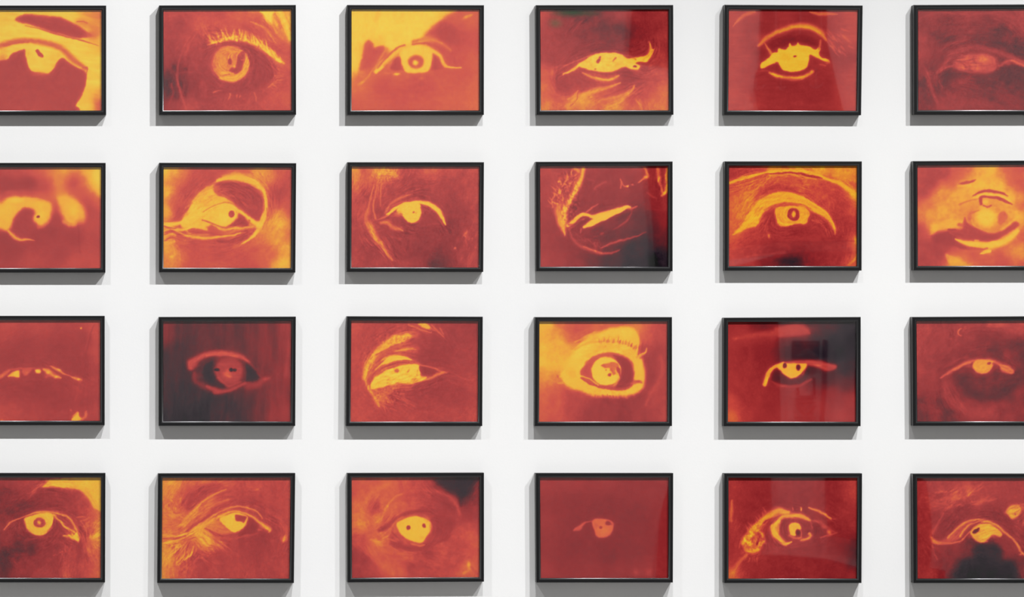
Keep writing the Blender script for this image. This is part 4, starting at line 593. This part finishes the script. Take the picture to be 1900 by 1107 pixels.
@pic(4,5)
def _(A):
    A.bg([(160,180,.52),(160,300,.5),(165,520,.54),(160,620,.48),(165,780,.5),(170,930,.7),(300,180,.44),(300,350,.42),(280,500,.42),(220,450,.46),(400,250,.41),(420,400,.42),(600,230,.43),(700,300,.41),(850,230,.43),(1000,200,.41),(1000,330,.4),(1180,180,.54),(1180,250,.56),(1100,400,.46),(1180,500,.46),(1100,650,.38),(1160,680,.3),(1180,720,.17),(1180,830,.16),(1100,760,.34),(1000,740,.4),(1000,850,.38),(900,780,.41),(700,720,.43),(650,880,.4),(500,850,.42),(400,900,.44),(300,880,.46),(800,900,.43),(1150,930,.46),(1180,880,.34),(1050,900,.42),(1050,600,.4),(450,700,.46)])
    A.nz(.05,34); A.st([(170,320),(168,400),(158,480)],[7,12,10],.74,.9,e=1); A.st([(155,930),(190,880),(240,800),(290,760)],[26,20,16,12],.72,.8,e=1); A.bl(180,910,36,50,.8,.7)
    A.pg([(270,720),(250,650),(310,560),(360,510),(420,460),(480,410),(550,385),(630,392),(640,410),(560,450),(500,480),(450,510),(440,600),(430,680),(380,740),(320,745)],.72,.75,b=22)
    A.st([(260,660),(330,570),(380,520),(430,470),(500,420),(560,400),(630,415)],[18,26,24,20,24,28,16],.86,.9,e=.8); A.st([(300,640),(320,710),(370,720),(400,670)],[22,26,20,14],.84,.8,e=.9); A.nz(.3,20,26,-35,m=(350,620,150,170)); A.bl(372,665,18,28,.2,.95,rot=15); A.st([(380,640),(400,600)],7,.4,.7); A.bl(320,730,36,20,.88,.7)
    A.st([(430,500),(480,470),(560,450),(620,435)],7,.42,.8,e=.8); A.hairs([(300,560),(400,470),(480,400)],16,40,(120,110),6,.74,.6,spread=8); A.hairs([(230,700),(330,780),(400,760)],14,50,(-110,-90),6,.7,.5,spread=14)
    A.st([(500,520),(530,500),(580,450),(650,440),(740,445),(810,475)],[8,14,12,18,20,10],.86,.95,e=.7); A.st([(500,540),(525,590),(570,640),(610,670),(660,655)],[22,26,20,16,7],.88,.95,e=.6); A.pg([(510,500),(560,480),(555,580),(530,600),(505,560)],.9,.8,b=12)
    A.st([(440,540),(450,620),(500,680),(560,700)],14,.46,.7,e=1); A.pg([(570,500),(620,480),(640,510),(610,580),(650,630),(620,640),(580,600),(560,550)],.42,.9,b=9); A.st([(620,490),(720,480),(790,500)],10,.44,.8,e=.9)
    A.pg([(640,515),(680,498),(720,505),(740,545),(720,560),(690,600),(650,595),(635,560)],.9,1,b=8); A.st([(640,600),(680,620),(740,620)],9,.8,.7,e=.9); A.bl(710,575,26,30,.2,1,e=.5); A.st([(735,560),(742,600),(720,630)],5,.74,.8); A.bl(715,650,20,26,.42,.8)
    A.bl(795,560,26,20,.22,1,e=.6); A.st([(740,640),(790,630),(815,600),(800,580)],[8,12,12,7],.84,.9,e=.8); A.bl(800,590,20,14,.93,.8); A.st([(810,480),(830,540)],6,.62,.7); A.pg([(740,500),(790,510),(830,560),(770,560),(745,540)],.45,.6,b=10)
    A.pg([(850,500),(890,490),(900,540),(890,600),(850,600),(838,550)],.34,.8,b=12); A.st([(830,480),(900,490),(950,540),(1030,580)],[10,14,13,4],.58,.8,e=1); A.st([(900,620),(960,600),(1030,580)],[5,9,3],.66,.8,e=.9); A.bl(965,575,36,26,.84,.9); A.bl(920,530,40,26,.6,.7)
    A.st([(800,372),(860,395),(920,425),(985,465)],[6,9,11,7],.8,.95,e=.7); A.bl(735,385,12,28,.84,1,e=.8); A.bl(668,382,9,28,.72,.9,e=.8); A.st([(960,480),(1020,465)],5,.6,.5); A.hairs([(560,660),(700,650),(830,610)],16,40,(-30,10),5,.6,.5,spread=12); A.hairs([(420,740),(520,720),(700,690)],18,60,(10,10),5,.52,.5,spread=18)

@pic(4,6)
def _(A):
    A.skin = 1.5
    A.bg([(210,180,.44),(210,400,.42),(210,600,.42),(215,750,.45),(215,930,.46),(300,180,.5),(300,260,.48),(330,340,.54),(450,200,.5),(550,190,.54),(700,200,.5),(850,220,.52),(1000,190,.48),(1050,220,.5),(500,280,.58),(600,230,.6),(420,290,.52),(450,360,.5),(540,330,.46),(650,280,.48),(700,330,.58),(800,320,.5),(900,290,.48),(260,450,.46),(320,560,.5),(400,450,.38),(450,520,.38),(380,560,.38),(550,400,.4),(600,380,.38),(750,420,.37),(870,450,.38),(950,500,.4),(1000,550,.44),(1040,650,.44),(900,700,.46),(950,740,.44),(850,650,.42),(400,700,.4),(300,760,.42),(500,740,.42),(450,830,.38),(550,700,.4),(640,690,.26),(700,700,.13),(830,700,.14),(860,740,.16),(620,770,.3),(700,800,.06),(600,820,.08),(550,880,.08),(520,930,.06),(650,930,.0),(800,900,.02),(900,850,.08),(950,930,.06),(960,850,.16),(1030,800,.32),(1040,900,.38),(900,780,.4),(300,930,.5),(400,920,.4),(480,920,.24),(620,730,.36),(1000,300,.5),(1050,400,.5)])
    A.nz(.06,24,30,-20); A.nz(.1,26,12,-15,m=(450,300,300,150)); 
    A.hairs([(260,360),(380,340),(470,300),(560,260)],30,90,(10,50),5,.66,.55,jit=18,spread=26); A.hairs([(560,300),(640,240),(700,200)],12,70,(50,40),6,.68,.5,spread=14); A.nz(.16,40,12,-25,m=(520,270,280,110),hi=True); A.bl(490,285,80,44,.72,.7,rot=-20); A.bl(620,220,60,50,.7,.6); A.bl(480,620,90,34,.72,.7,rot=-30)
    A.hairs([(620,370),(700,330),(800,310)],16,80,(30,20),6,.66,.5,spread=12); A.bl(700,330,60,26,.66,.6); A.hairs([(380,410),(430,380),(480,350)],8,50,(40,40),4,.68,.6,spread=8)
    A.st([(290,620),(300,590),(340,530),(400,420)],[10,12,10,6],.62,.7,e=1); A.st([(310,690),(320,740),(345,800)],[7,8,6],.58,.8,e=.9); A.bl(330,655,40,30,.78,.9); A.st([(300,620),(330,660),(400,665),(470,660),(540,650),(560,630)],[8,15,11,9,7,5],.74,.9,e=.9)
    A.pg([(380,650),(450,600),(500,560),(560,510),(620,480),(660,500),(600,560),(550,620),(480,650)],.62,.8,b=18); A.bl(480,610,70,30,.68,.6,rot=-30)
    A.st([(440,620),(500,560),(560,510),(620,480),(680,470),(760,485),(840,520),(900,570),(960,620),(1010,680),(1040,740),(1063,760)],[8,9,9,9,9,12,12,11,10,10,11,10],.8,.95,e=.8)
    A.st([(540,610),(570,560),(620,510),(680,490),(740,490)],[8,8,7,6,5],.86,.8,e=.8); A.st([(500,600),(560,540),(620,500),(680,483)],5,.5,.8,e=.9); A.st([(560,640),(610,580),(650,540),(690,510)],6,.84,.7,e=.8)
    A.pg([(620,580),(650,540),(700,510),(780,505),(840,540),(880,580),(870,610),(820,600),(790,620),(750,655),(700,655),(650,630)],.86,1,b=10); A.bl(760,540,70,40,.9,.7); A.bl(690,620,60,36,.78,.8); A.st([(640,620),(700,655),(770,650)],5,.8,.7); A.bl(610,610,30,30,.5,.7); A.bl(808,610,30,24,.56,.8); A.bl(850,580,30,24,.84,.6)
    A.pg([(640,575),(655,555),(690,538),(705,545),(690,570),(655,585)],.12,1,b=6)
    A.pg([(860,620),(920,600),(980,660),(1010,740),(940,740),(880,690),(830,640)],.42,.7,b=14); A.bl(1035,760,26,16,.82,.8)
    A.pg([(905,410),(940,365),(990,345),(1030,360),(1035,400),(1010,450),(960,465),(935,440)],.82,.95,b=13); A.bl(960,400,40,26,.9,.7); A.bl(988,425,12,18,.5,.9); A.hairs([(1000,330),(1040,360),(1063,400)],10,50,(-40,-50),5,.74,.6,spread=12); A.bl(1055,500,16,60,.7,.7); A.bl(1015,490,14,20,.66,.6)
    A.pg([(690,680),(840,675),(880,730),(900,790),(980,830),(1000,960),(500,960),(530,870),(560,800),(640,780),(640,730)],.07,.6,b=26)
# ---------------------------------------------------------------- the place
import bpy, bmesh, math
from mathutils import Vector

scene = bpy.context.scene
C = scene.collection
DC = 7.0                                   # camera to wall
CAMX, CAMZ = 0.10, (1107-600)/1000+.95     # one photograph pixel is one millimetre on the wall
Z0 = .95

def at(px, py, depth=0.):                  # measured point at a depth in front of the wall
    x, z = px/1000, (1107-py)/1000+Z0
    k = (DC-depth)/DC
    return Vector((CAMX+(x-CAMX)*k, -depth, CAMZ+(z-CAMZ)*k))

def material(name, base, rough=.6, spec=.5, coat=0.):
    m = bpy.data.materials.new(name); m.use_nodes = True
    b = m.node_tree.nodes['Principled BSDF']
    b.inputs['Base Color'].default_value = (*base, 1)
    b.inputs['Roughness'].default_value = rough
    b.inputs['Specular IOR Level'].default_value = spec
    b.inputs['Coat Weight'].default_value = coat
    return m, m.node_tree, b

def noise_bump(nt, b, scale, dist, strength=.3):
    tc = nt.nodes.new('ShaderNodeTexCoord'); n = nt.nodes.new('ShaderNodeTexNoise')
    n.inputs['Scale'].default_value = scale; n.inputs['Detail'].default_value = 4
    bp = nt.nodes.new('ShaderNodeBump'); bp.inputs['Strength'].default_value = strength; bp.inputs['Distance'].default_value = dist
    nt.links.new(tc.outputs['Object'], n.inputs['Vector'])
    nt.links.new(n.outputs['Fac'], bp.inputs['Height']); nt.links.new(bp.outputs['Normal'], b.inputs['Normal'])
    return tc, n

# wall paint: matt white emulsion with a faint mottling of its own
M_wall, nt, b = material('white_wall_paint', (.905, .905, .90), .85, .2)
tc, n = noise_bump(nt, b, 260, .0004, .25)
n2 = nt.nodes.new('ShaderNodeTexNoise'); n2.inputs['Scale'].default_value = 3.2; n2.inputs['Detail'].default_value = 5
rp = nt.nodes.new('ShaderNodeValToRGB')
rp.color_ramp.elements[0].color = (.888, .893, .902, 1); rp.color_ramp.elements[0].position = .3
rp.color_ramp.elements[1].color = (.912, .914, .914, 1); rp.color_ramp.elements[1].position = .7
nt.links.new(tc.outputs['Object'], n2.inputs['Vector']); nt.links.new(n2.outputs['Fac'], rp.inputs['Fac']); nt.links.new(rp.outputs['Color'], b.inputs['Base Color'])

M_frame, nt, b = material('black_satin_metal', (.006, .006, .007), .36, .32)
noise_bump(nt, b, 900, .00004, .15)
M_lip, nt, b = material('black_anodised_metal_lip', (.12, .12, .125), .28, .5); b.inputs['Metallic'].default_value = 1
noise_bump(nt, b, 300, .00001, .03)
M_board, nt, b = material('brown_hardboard', (.16, .10, .06), .9, .2); noise_bump(nt, b, 400, .0003)
M_floor, nt, b = material('grey_polished_concrete', (.24, .235, .23), .45, .4)
tc, n = noise_bump(nt, b, 6, .001, .1)
M_dark, nt, b = material('dark_reflection_shape', (.012, .011, .012), .9, .1)  # for made-up far-wall shapes that keep the glass reflections dark
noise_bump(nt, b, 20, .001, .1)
M_far, nt, b = material('white_far_wall_paint', (.80, .79, .78), .9, .2); noise_bump(nt, b, 60, .001, .2)
M_mid, nt, b = material('grey_reflection_line', (.30, .29, .29), .9, .1); noise_bump(nt, b, 60, .001, .2)  # for thin pale lines added to the reflections

# clear picture glass: lets light through, mirrors the room by Fresnel
M_glass = bpy.data.materials.new('clear_picture_glass'); M_glass.use_nodes = True
nt = M_glass.node_tree; nt.nodes.clear()
o = nt.nodes.new('ShaderNodeOutputMaterial'); mx = nt.nodes.new('ShaderNodeMixShader')
fr = nt.nodes.new('ShaderNodeFresnel'); fr.inputs['IOR'].default_value = 1.5
ge = nt.nodes.new('ShaderNodeNewGeometry'); io = nt.nodes.new('ShaderNodeMapRange')      # same index met from either side of the thin sheet
io.inputs['To Min'].default_value = 1.5; io.inputs['To Max'].default_value = 1/1.5
nt.links.new(ge.outputs['Backfacing'], io.inputs['Value']); nt.links.new(io.outputs['Result'], fr.inputs['IOR'])
tr = nt.nodes.new('ShaderNodeBsdfTransparent'); tr.inputs['Color'].default_value = (.985, .99, .985, 1)
gl = nt.nodes.new('ShaderNodeBsdfGlossy'); gl.inputs['Roughness'].default_value = .015
nt.links.new(fr.outputs[0], mx.inputs[0]); nt.links.new(tr.outputs[0], mx.inputs[1]); nt.links.new(gl.outputs[0], mx.inputs[2]); nt.links.new(mx.outputs[0], o.inputs['Surface'])

# printed paper: the toned picture is a colour attribute; the fine print grain is procedural
M_print, nt, b = material('toned_photographic_print', (.5, .1, .1), .75, .12)
at_ = nt.nodes.new('ShaderNodeAttribute'); at_.attribute_name = 'ink'
tc = nt.nodes.new('ShaderNodeTexCoord'); n = nt.nodes.new('ShaderNodeTexNoise'); n.inputs['Scale'].default_value = 900; n.inputs['Detail'].default_value = 2
mr = nt.nodes.new('ShaderNodeMapRange'); mr.inputs['To Min'].default_value = .96; mr.inputs['To Max'].default_value = 1.04
vm = nt.nodes.new('ShaderNodeVectorMath'); vm.operation = 'SCALE'
nt.links.new(tc.outputs['Object'], n.inputs['Vector']); nt.links.new(n.outputs['Fac'], mr.inputs['Value'])
nt.links.new(at_.outputs['Color'], vm.inputs[0]); nt.links.new(mr.outputs['Result'], vm.inputs['Scale']); nt.links.new(vm.outputs['Vector'], b.inputs['Base Color'])

def mesh_obj(name, verts, faces, mat, parent=None, origin=None):
    me = bpy.data.meshes.new(name)
    O = origin or Vector((0, 0, 0))
    me.from_pydata([tuple(Vector(v)-O) for v in verts], [], faces); me.validate(); me.update()
    bm = bmesh.new(); bm.from_mesh(me); bmesh.ops.recalc_face_normals(bm, faces=bm.faces); bm.to_mesh(me); bm.free()
    me.materials.append(mat)
    ob = bpy.data.objects.new(name, me); C.objects.link(ob)
    if parent: ob.parent = parent
    else: ob.location = O
    return ob

def quad_box(q0, q1):                       # box between two quads
    return list(q0)+list(q1), [(0,1,2,3),(7,6,5,4),(0,4,5,1),(1,5,6,2),(2,6,7,3),(3,7,4,0)]

# ---------------------------------------------------------------- corners as measured, enlarged-crop units
S = 4.4267
X0 = {1:0, 2:270, 3:620, 4:970, 5:1320, 6:1660}
Y0 = {1:0, 2:290, 3:575, 4:857}
CORN = {                                    # top left, top right, bottom right, bottom left
 (1,1):((-252,45),(872,45),(872,943),(-252,943)), (1,2):((112,44),(1235,40),(1237,941),(113,942)),
 (1,3):((108,40),(1231,42),(1230,942),(108,942)), (1,4):((109,42),(1236,40),(1238,941),(114,941)),
 (1,5):((110,38),(1243,44),(1230,945),(104,942)), (1,6):((158,40),(1281,34),(1281,940),(160,940)),
 (2,1):((-255,53),(868,53),(866,953),(-257,953)), (2,2):((113,52),(1238,55),(1231,953),(112,950)),
 (2,3):((110,47),(1231,47),(1225,948),(106,947)), (2,4):((108,44),(1231,41),(1231,942),(111,942)),
 (2,5):((111,40),(1236,40),(1234,937),(110,937)), (2,6):((153,38),(1276,32),(1276,935),(157,935)),
 (3,1):((-262,47),(860,47),(860,945),(-262,945)), (3,2):((110,56),(1235,53),(1230,951),(109,950)),
 (3,3):((106,50),(1221,54),(1217,952),(99,952)), (3,4):((102,57),(1226,57),(1226,952),(99,952)),
 (3,5):((103,62),(1227,56),(1226,953),(101,953)), (3,6):((145,56),(1268,49),(1268,950),(152,950)),
 (4,1):((-260,90),(866,90),(863,987),(-262,987)), (4,2):((104,93),(1230,90),(1219,992),(97,992)),
 (4,3):((109,90),(1231,87),(1231,981),(111,987)), (4,4):((107,90),(1236,90),(1233,988),(113,988)),
 (4,5):((106,92),(1238,92),(1233,992),(106,992)), (4,6):((150,95),(1273,95),(1273,992),(155,992)),
}
LABEL = {
 (1,1):'framed yellow print, eye with a large dark red white, top row, left end',
 (1,2):'framed crimson print, moon-like round iris with a face, spiky upper lashes',
 (1,3):'framed blurry print, pale ringed iris, yellow upper left, orange-red lower half',
 (1,4):'framed print of a narrow yellow eye above orange cheek creases',
 (1,5):'framed red print, solid yellow eye, one tiny pupil dot, arched crease above',
 (1,6):'framed dark red print, dim drooping eye, right end of the top row',
 (2,1):'framed blurred print of a yellow swirl curling around one small dot',
 (2,2):'framed yellow and red print, eye enclosed by a bright ring-shaped fold',
 (2,3):'framed red print, round yellow iris, wrinkle trail down its left side',
 (2,4):'framed dark print, thin yellow slash of an eye with flame-like streaks',
 (2,5):'framed orange print, arched eyelid over squarish iris with dark ring pupil',
 (2,6):'framed glowing yellow print with dark curved lid lines, second row, right end',
 (3,1):'framed plain red print of a nearly shut eye with small yellow flecks',
 (3,2):'framed black and maroon print of a dull red eye',
 (3,3):'framed red print, wrinkled eye with yellow folds fanning out at left',
 (3,4):'framed print of a wide open bright yellow eye with lashes',
 (3,5):'framed red print, small yellow eye, two black dots, dark grey upper right',
 (3,6):'framed maroon print, small orange iris with one speck, third row',
 (4,1):'framed print of a ring-pupilled yellow eye, bottom row, left end',
 (4,2):'framed orange print, wrinkles fanning out at left, notched dark pupil',
 (4,3):'framed orange-red print, yellow iris with two dots, black patch upper right',
 (4,4):'framed almost empty dark crimson print, tiny orange iris at centre',
 (4,5):'framed red print of an eye in thick ragged yellow outline',
 (4,6):'framed red print of an arched yellow lid above a black blot',
}

# rail cross-section: distance in from the outer edge, height off the wall (metres); front face 20 mm off the wall
PROF = [(0,.0004),(0,.0193),(.0003,.0198),(.0009,.0200),(.0052,.0200)]
LIP0 = len(PROF)-1
for k_ in range(1, 11):                     # rolled inner edge
    a_ = math.radians(68*k_/10); PROF.append((.0052+.0029*math.sin(a_)/math.sin(math.radians(68)), .0200-.0029*(1-math.cos(a_))*.9))
LIP1 = len(PROF)-1
PROF += [(.0081,.0152),(.0045,.0150),(.0045,.0004)]

def ink_colours(rgb):                       # printed colour -> ink reflectance under the gallery light and glass sheen
    lin = np.where(rgb <= .04045, rgb/12.92, ((rgb+.055)/1.055)**2.4)
    return np.clip((lin-VEIL)/GAIN, .002, .95)
VEIL, GAIN = .030, .88

def framed(r, c):
    q = [(X0[c]+x/S, Y0[r]+y/S) for x, y in CORN[(r, c)]]
    F = .020
    corners = [at(px, py, F) for px, py in q]
    cx = sum(v.x for v in corners)/4; bz = min(v.z for v in corners)
    root = bpy.data.objects.new('framed_photograph', None); C.objects.link(root)
    root.empty_display_size = .03
    O = Vector((cx, 0, bz)); root.location = O
    root['label'] = LABEL[(r, c)]; root['category'] = 'framed photograph'; root['group'] = 'framed eye photographs hung in a grid'
    n = 4; ins = []
    for i in range(4):                      # mitre directions from the true corner angles
        a, p, d = corners[i], corners[i-1], corners[(i+1) % 4]
        e1 = (d-a); e1.y = 0; e1.normalize(); e2 = (p-a); e2.y = 0; e2.normalize()
        ins.append((e1+e2)/abs(e1.x*e2.z-e1.z*e2.x))
    ring = lambda t, y: [Vector((corners[i].x+ins[i].x*t, -y, corners[i].z+ins[i].z*t)) for i in range(4)]
    V = []; Fc = []
    for t, y in PROF: V += ring(t, y)
    m = len(PROF)
    for k in range(m):
        for i in range(4):
            j = (i+1) % 4; k2 = (k+1) % m
            Fc.append((k*4+i, k*4+j, k2*4+j, k2*4+i))
    fo = mesh_obj('frame', V, Fc, M_frame, root, O); fo.data.materials.append(M_lip)
    for pl in fo.data.polygons:
        if LIP0*4 <= pl.index < LIP1*4: pl.material_index = 1; pl.use_smooth = True
    V, Fc = quad_box(ring(.0060, .0151), ring(.0060, .0170)); g = mesh_obj('glass_pane', V, Fc, M_glass, root, O); 
    V, Fc = quad_box(ring(.0048, .0010), ring(.0048, .0136)); mesh_obj('backing_board', V, Fc, M_board, root, O)
    # the print: a fine grid so that the picture lives in its own ink
    xs = [p[0] for p in CORN[(r, c)]]; ys = [p[1] for p in CORN[(r, c)]]
    gx = np.arange(min(xs)+30, max(xs)-26, 3.9); gy = np.arange(min(ys)+28, max(ys)-24, 3.9)
    X, Y = np.meshgrid(gx, gy)
    A = Art(X, Y, r*10+c); PIC[(r, c)](A)
    col = ink_colours(A.rgb())
    D = .0147; k = (DC-D)/DC
    wx = CAMX+((X0[c]+X/S)/1000-CAMX)*k-O.x; wz = CAMZ+((1107-(Y0[r]+Y/S))/1000+Z0-CAMZ)*k-O.z
    ny, nx = X.shape
    co = np.stack([wx, np.full_like(wx, -D), wz], -1).reshape(-1, 3)
    idx = np.arange(ny*nx).reshape(ny, nx)
    quads = np.stack([idx[1:, :-1], idx[1:, 1:], idx[:-1, 1:], idx[:-1, :-1]], -1).reshape(-1, 4)
    # sheet has a back and edges so it is paper, not a card: add an outline 0.3 mm behind
    b0 = len(co); rimi = [idx[0, 0], idx[0, -1], idx[-1, -1], idx[-1, 0]]
    back = co[rimi].copy(); back[:, 1] += .0005
    co2 = np.vstack([co, back]); nq = len(quads)
    me = bpy.data.meshes.new('print')
    top = list(idx[0, :]); right = list(idx[:, -1]); bot = list(idx[-1, ::-1]); left = list(idx[::-1, 0])
    extra = [[b0+1, b0]+top, [b0+2, b0+1]+right, [b0+3, b0+2]+bot, [b0, b0+3]+left, [b0, b0+1, b0+2, b0+3]]
    loops = np.concatenate([quads.ravel()]+[np.array(e) for e in extra]).astype(np.int32)
    starts = np.concatenate([np.arange(nq)*4, nq*4+np.cumsum([0]+[len(e) for e in extra[:-1]])]).astype(np.int32)
    me.vertices.add(len(co2)); me.vertices.foreach_set('co', co2.astype(np.float32).ravel())
    me.loops.add(len(loops)); me.loops.foreach_set('vertex_index', loops)
    me.polygons.add(len(starts)); me.polygons.foreach_set('loop_start', starts)
    me.update(calc_edges=True)
    ca = me.color_attributes.new('ink', 'FLOAT_COLOR', 'POINT')
    rgba = np.ones((len(co2), 4), np.float32); rgba[:b0, :3] = col.reshape(-1, 3); rgba[b0:, :3] = .6
    ca.data.foreach_set('color', rgba.ravel())
    me.materials.append(M_print)
    ob = bpy.data.objects.new('print', me); C.objects.link(ob); ob.parent = root
    return root

for r in range(1, 5):
    for c in range(1, 7):
        framed(r, c)

# ---------------------------------------------------------------- the room
def slab(name, x0, x1, y0, y1, z0, z1, mat, kind='structure'):
    v = [(x0,y0,z0),(x1,y0,z0),(x1,y1,z0),(x0,y1,z0),(x0,y0,z1),(x1,y0,z1),(x1,y1,z1),(x0,y1,z1)]
    o = mesh_obj(name, v, [(0,1,2,3),(4,5,6,7),(0,1,5,4),(1,2,6,5),(2,3,7,6),(3,0,4,7)], mat)
    if kind: o['kind'] = kind
    return o
slab('wall_back', -4, 6.5, 0, .15, 0, 4.3, M_wall)
slab('floor', -4, 6.5, -9.2, 0, -.1, 0, M_floor)
slab('wall_front', -4, 6.5, -9.2, -9.05, 0, 4.3, M_far)

# made-up shapes added on the far wall to draw reflections in the picture glass
WF = 9.05
def far(px, py, off=0.):
    x, z = px/1000, (1107-py)/1000+Z0
    k = (DC+WF-off)/DC
    return (CAMX+(x-CAMX)*k, CAMZ+(z-CAMZ)*k)
def reflected_shape(name, pts, mat, th=.05, base=0.):
    P = [far(*p) for p in pts]; n = len(P)
    V = [(x, -9.05+base+th, z) for x, z in P]+[(x, -9.05+base+.002, z) for x, z in P]
    Fc = [tuple(range(n)), tuple(range(2*n-1, n-1, -1))]+[(i, (i+1) % n, n+(i+1) % n, n+i) for i in range(n)]
    o = mesh_obj(name, V, Fc, mat); o['kind'] = 'structure'; return o
REFLECTED_DARKS = [  # unseen patches, laid out where the panes should mirror something dark
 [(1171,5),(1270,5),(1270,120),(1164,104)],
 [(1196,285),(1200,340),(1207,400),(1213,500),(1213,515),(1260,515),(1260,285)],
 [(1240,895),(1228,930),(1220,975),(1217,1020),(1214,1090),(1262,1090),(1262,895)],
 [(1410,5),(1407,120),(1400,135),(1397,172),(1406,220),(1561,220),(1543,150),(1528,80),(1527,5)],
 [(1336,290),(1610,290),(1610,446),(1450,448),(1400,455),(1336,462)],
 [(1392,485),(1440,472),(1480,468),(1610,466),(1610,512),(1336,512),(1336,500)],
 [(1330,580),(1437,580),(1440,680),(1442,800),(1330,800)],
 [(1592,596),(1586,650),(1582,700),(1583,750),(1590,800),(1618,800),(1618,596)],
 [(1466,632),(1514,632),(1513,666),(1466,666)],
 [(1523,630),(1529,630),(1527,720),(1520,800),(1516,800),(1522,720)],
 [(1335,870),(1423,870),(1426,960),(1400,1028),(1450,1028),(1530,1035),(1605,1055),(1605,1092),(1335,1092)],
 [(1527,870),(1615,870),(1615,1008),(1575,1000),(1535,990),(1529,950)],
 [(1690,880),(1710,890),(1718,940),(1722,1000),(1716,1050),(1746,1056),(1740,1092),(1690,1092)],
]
for i, b_ in enumerate(REFLECTED_DARKS): reflected_shape('added_reflection_shape_%d' % (i+1), b_, M_dark)
def strip(path, w):                          # outline of a thin line along a path
    up = [(x-w*(p[1]-q[1])/max(1e-6, math.hypot(p[0]-q[0], p[1]-q[1])), y+w*(p[0]-q[0])/max(1e-6, math.hypot(p[0]-q[0], p[1]-q[1])))
          for (x, y), p, q in zip(path, path[1:]+path[-1:], path[:1]+path[:-1])]
    dn = [(2*x-u[0], 2*y-u[1]) for (x, y), u in zip(path, up)]
    return up+dn[::-1]
n_ = len(REFLECTED_DARKS)
REFLECTED_PALE_LINES = [([(1431,8),(1432,40),(1431,62)],.6),([(1476,8),(1477,40),(1476,66)],.6),([(1515,8),(1516,60)],.6),  # pale lines added as detail inside the reflections
 ([(1441,152),(1441,168)],.5),([(1434,163),(1441,169),(1450,163)],.8),([(1506,128),(1506,165)],.5),([(1494,160),(1506,167),(1518,158)],.8),([(1395,150),(1395,168)],.5),([(1396,168),(1408,164),(1411,160)],.8),
 ([(1469,637),(1510,636)],.6),([(1472,660),(1482,652),(1490,646),(1500,654),(1509,660)],.6),([(1478,660),(1490,652),(1502,660)],.5)]
REFLECTED_DARK_LINES = [([(1472,740),(1508,738)],.6),([(1472,748),(1508,746)],.6),([(1474,752),(1482,764),(1490,770),(1500,762),(1508,752)],.6),([(1475,718),(1476,734),(1506,734),(1505,700)],.5),([(1472,774),(1508,774)],.6)]  # dark lines added for the reflected panel pattern
for j_, (p_, w_) in enumerate(REFLECTED_PALE_LINES): reflected_shape('added_reflection_shape_%d' % (n_+j_+1), strip(p_, w_), M_mid, .02, .05)
n_ += len(REFLECTED_PALE_LINES)
for j_, (p_, w_) in enumerate(REFLECTED_DARK_LINES): reflected_shape('added_reflection_shape_%d' % (n_+j_+1), strip(p_, w_), M_dark)

# ---------------------------------------------------------------- light
def spot(loc, aim, half, power, rad=.035, blend=1.):
    L = bpy.data.lights.new('track_or_added_spot', 'SPOT'); L.energy = power; L.spot_size = 2*half; L.spot_blend = blend; L.shadow_soft_size = rad
    L.color = (1, .998, .992)
    o = bpy.data.objects.new('track_or_added_spot', L); C.objects.link(o); o.location = loc
    o.rotation_euler = (Vector(aim)-Vector(loc)).to_track_quat('-Z', 'Y').to_euler(); return o
KP = 43.9*.975
for x, (ax, az, half, p) in zip((-.8, .9, 2.0, 2.8), ((.534,-2.892,.549,5.9),(-1.317,-1.303,.817,5.6),(-.951,-.813,.847,6.76),(3.631,-2.287,.949,11.655))):
    spot((x, -1.95, 3.81), (ax, 0, az), half, p*KP)
for x in (-2.5, -.5, 1.5, 3.5, 5.5):       # added unseen spots, brightening the far wall for the glass sheen
    spot((x, -6.9, 3.9), (x, -9.05, 1.2), 1.0, 150, .05)

w = bpy.data.worlds.new('room_light'); scene.world = w; w.use_nodes = True
bgn = w.node_tree.nodes['Background']; bgn.inputs['Color'].default_value = (1, .97, .93, 1); bgn.inputs['Strength'].default_value = .135

cam = bpy.data.cameras.new('camera'); co_ = bpy.data.objects.new('camera', cam); C.objects.link(co_)
co_.location = (CAMX, -DC, CAMZ); co_.rotation_euler = (math.radians(90), 0, 0)
cam.sensor_width = 36; cam.lens = 36*DC/1.9
cam.shift_x = (.95-CAMX)/1.9; cam.shift_y = ((1107-553.5)/1000+Z0-CAMZ)/1.9
cam.clip_end = 50
scene.camera = co_
vs = scene.view_settings; vs.view_transform = 'Standard'; vs.look = 'None'; vs.gamma = 1; vs.use_curve_mapping = False; vs.exposure = 0
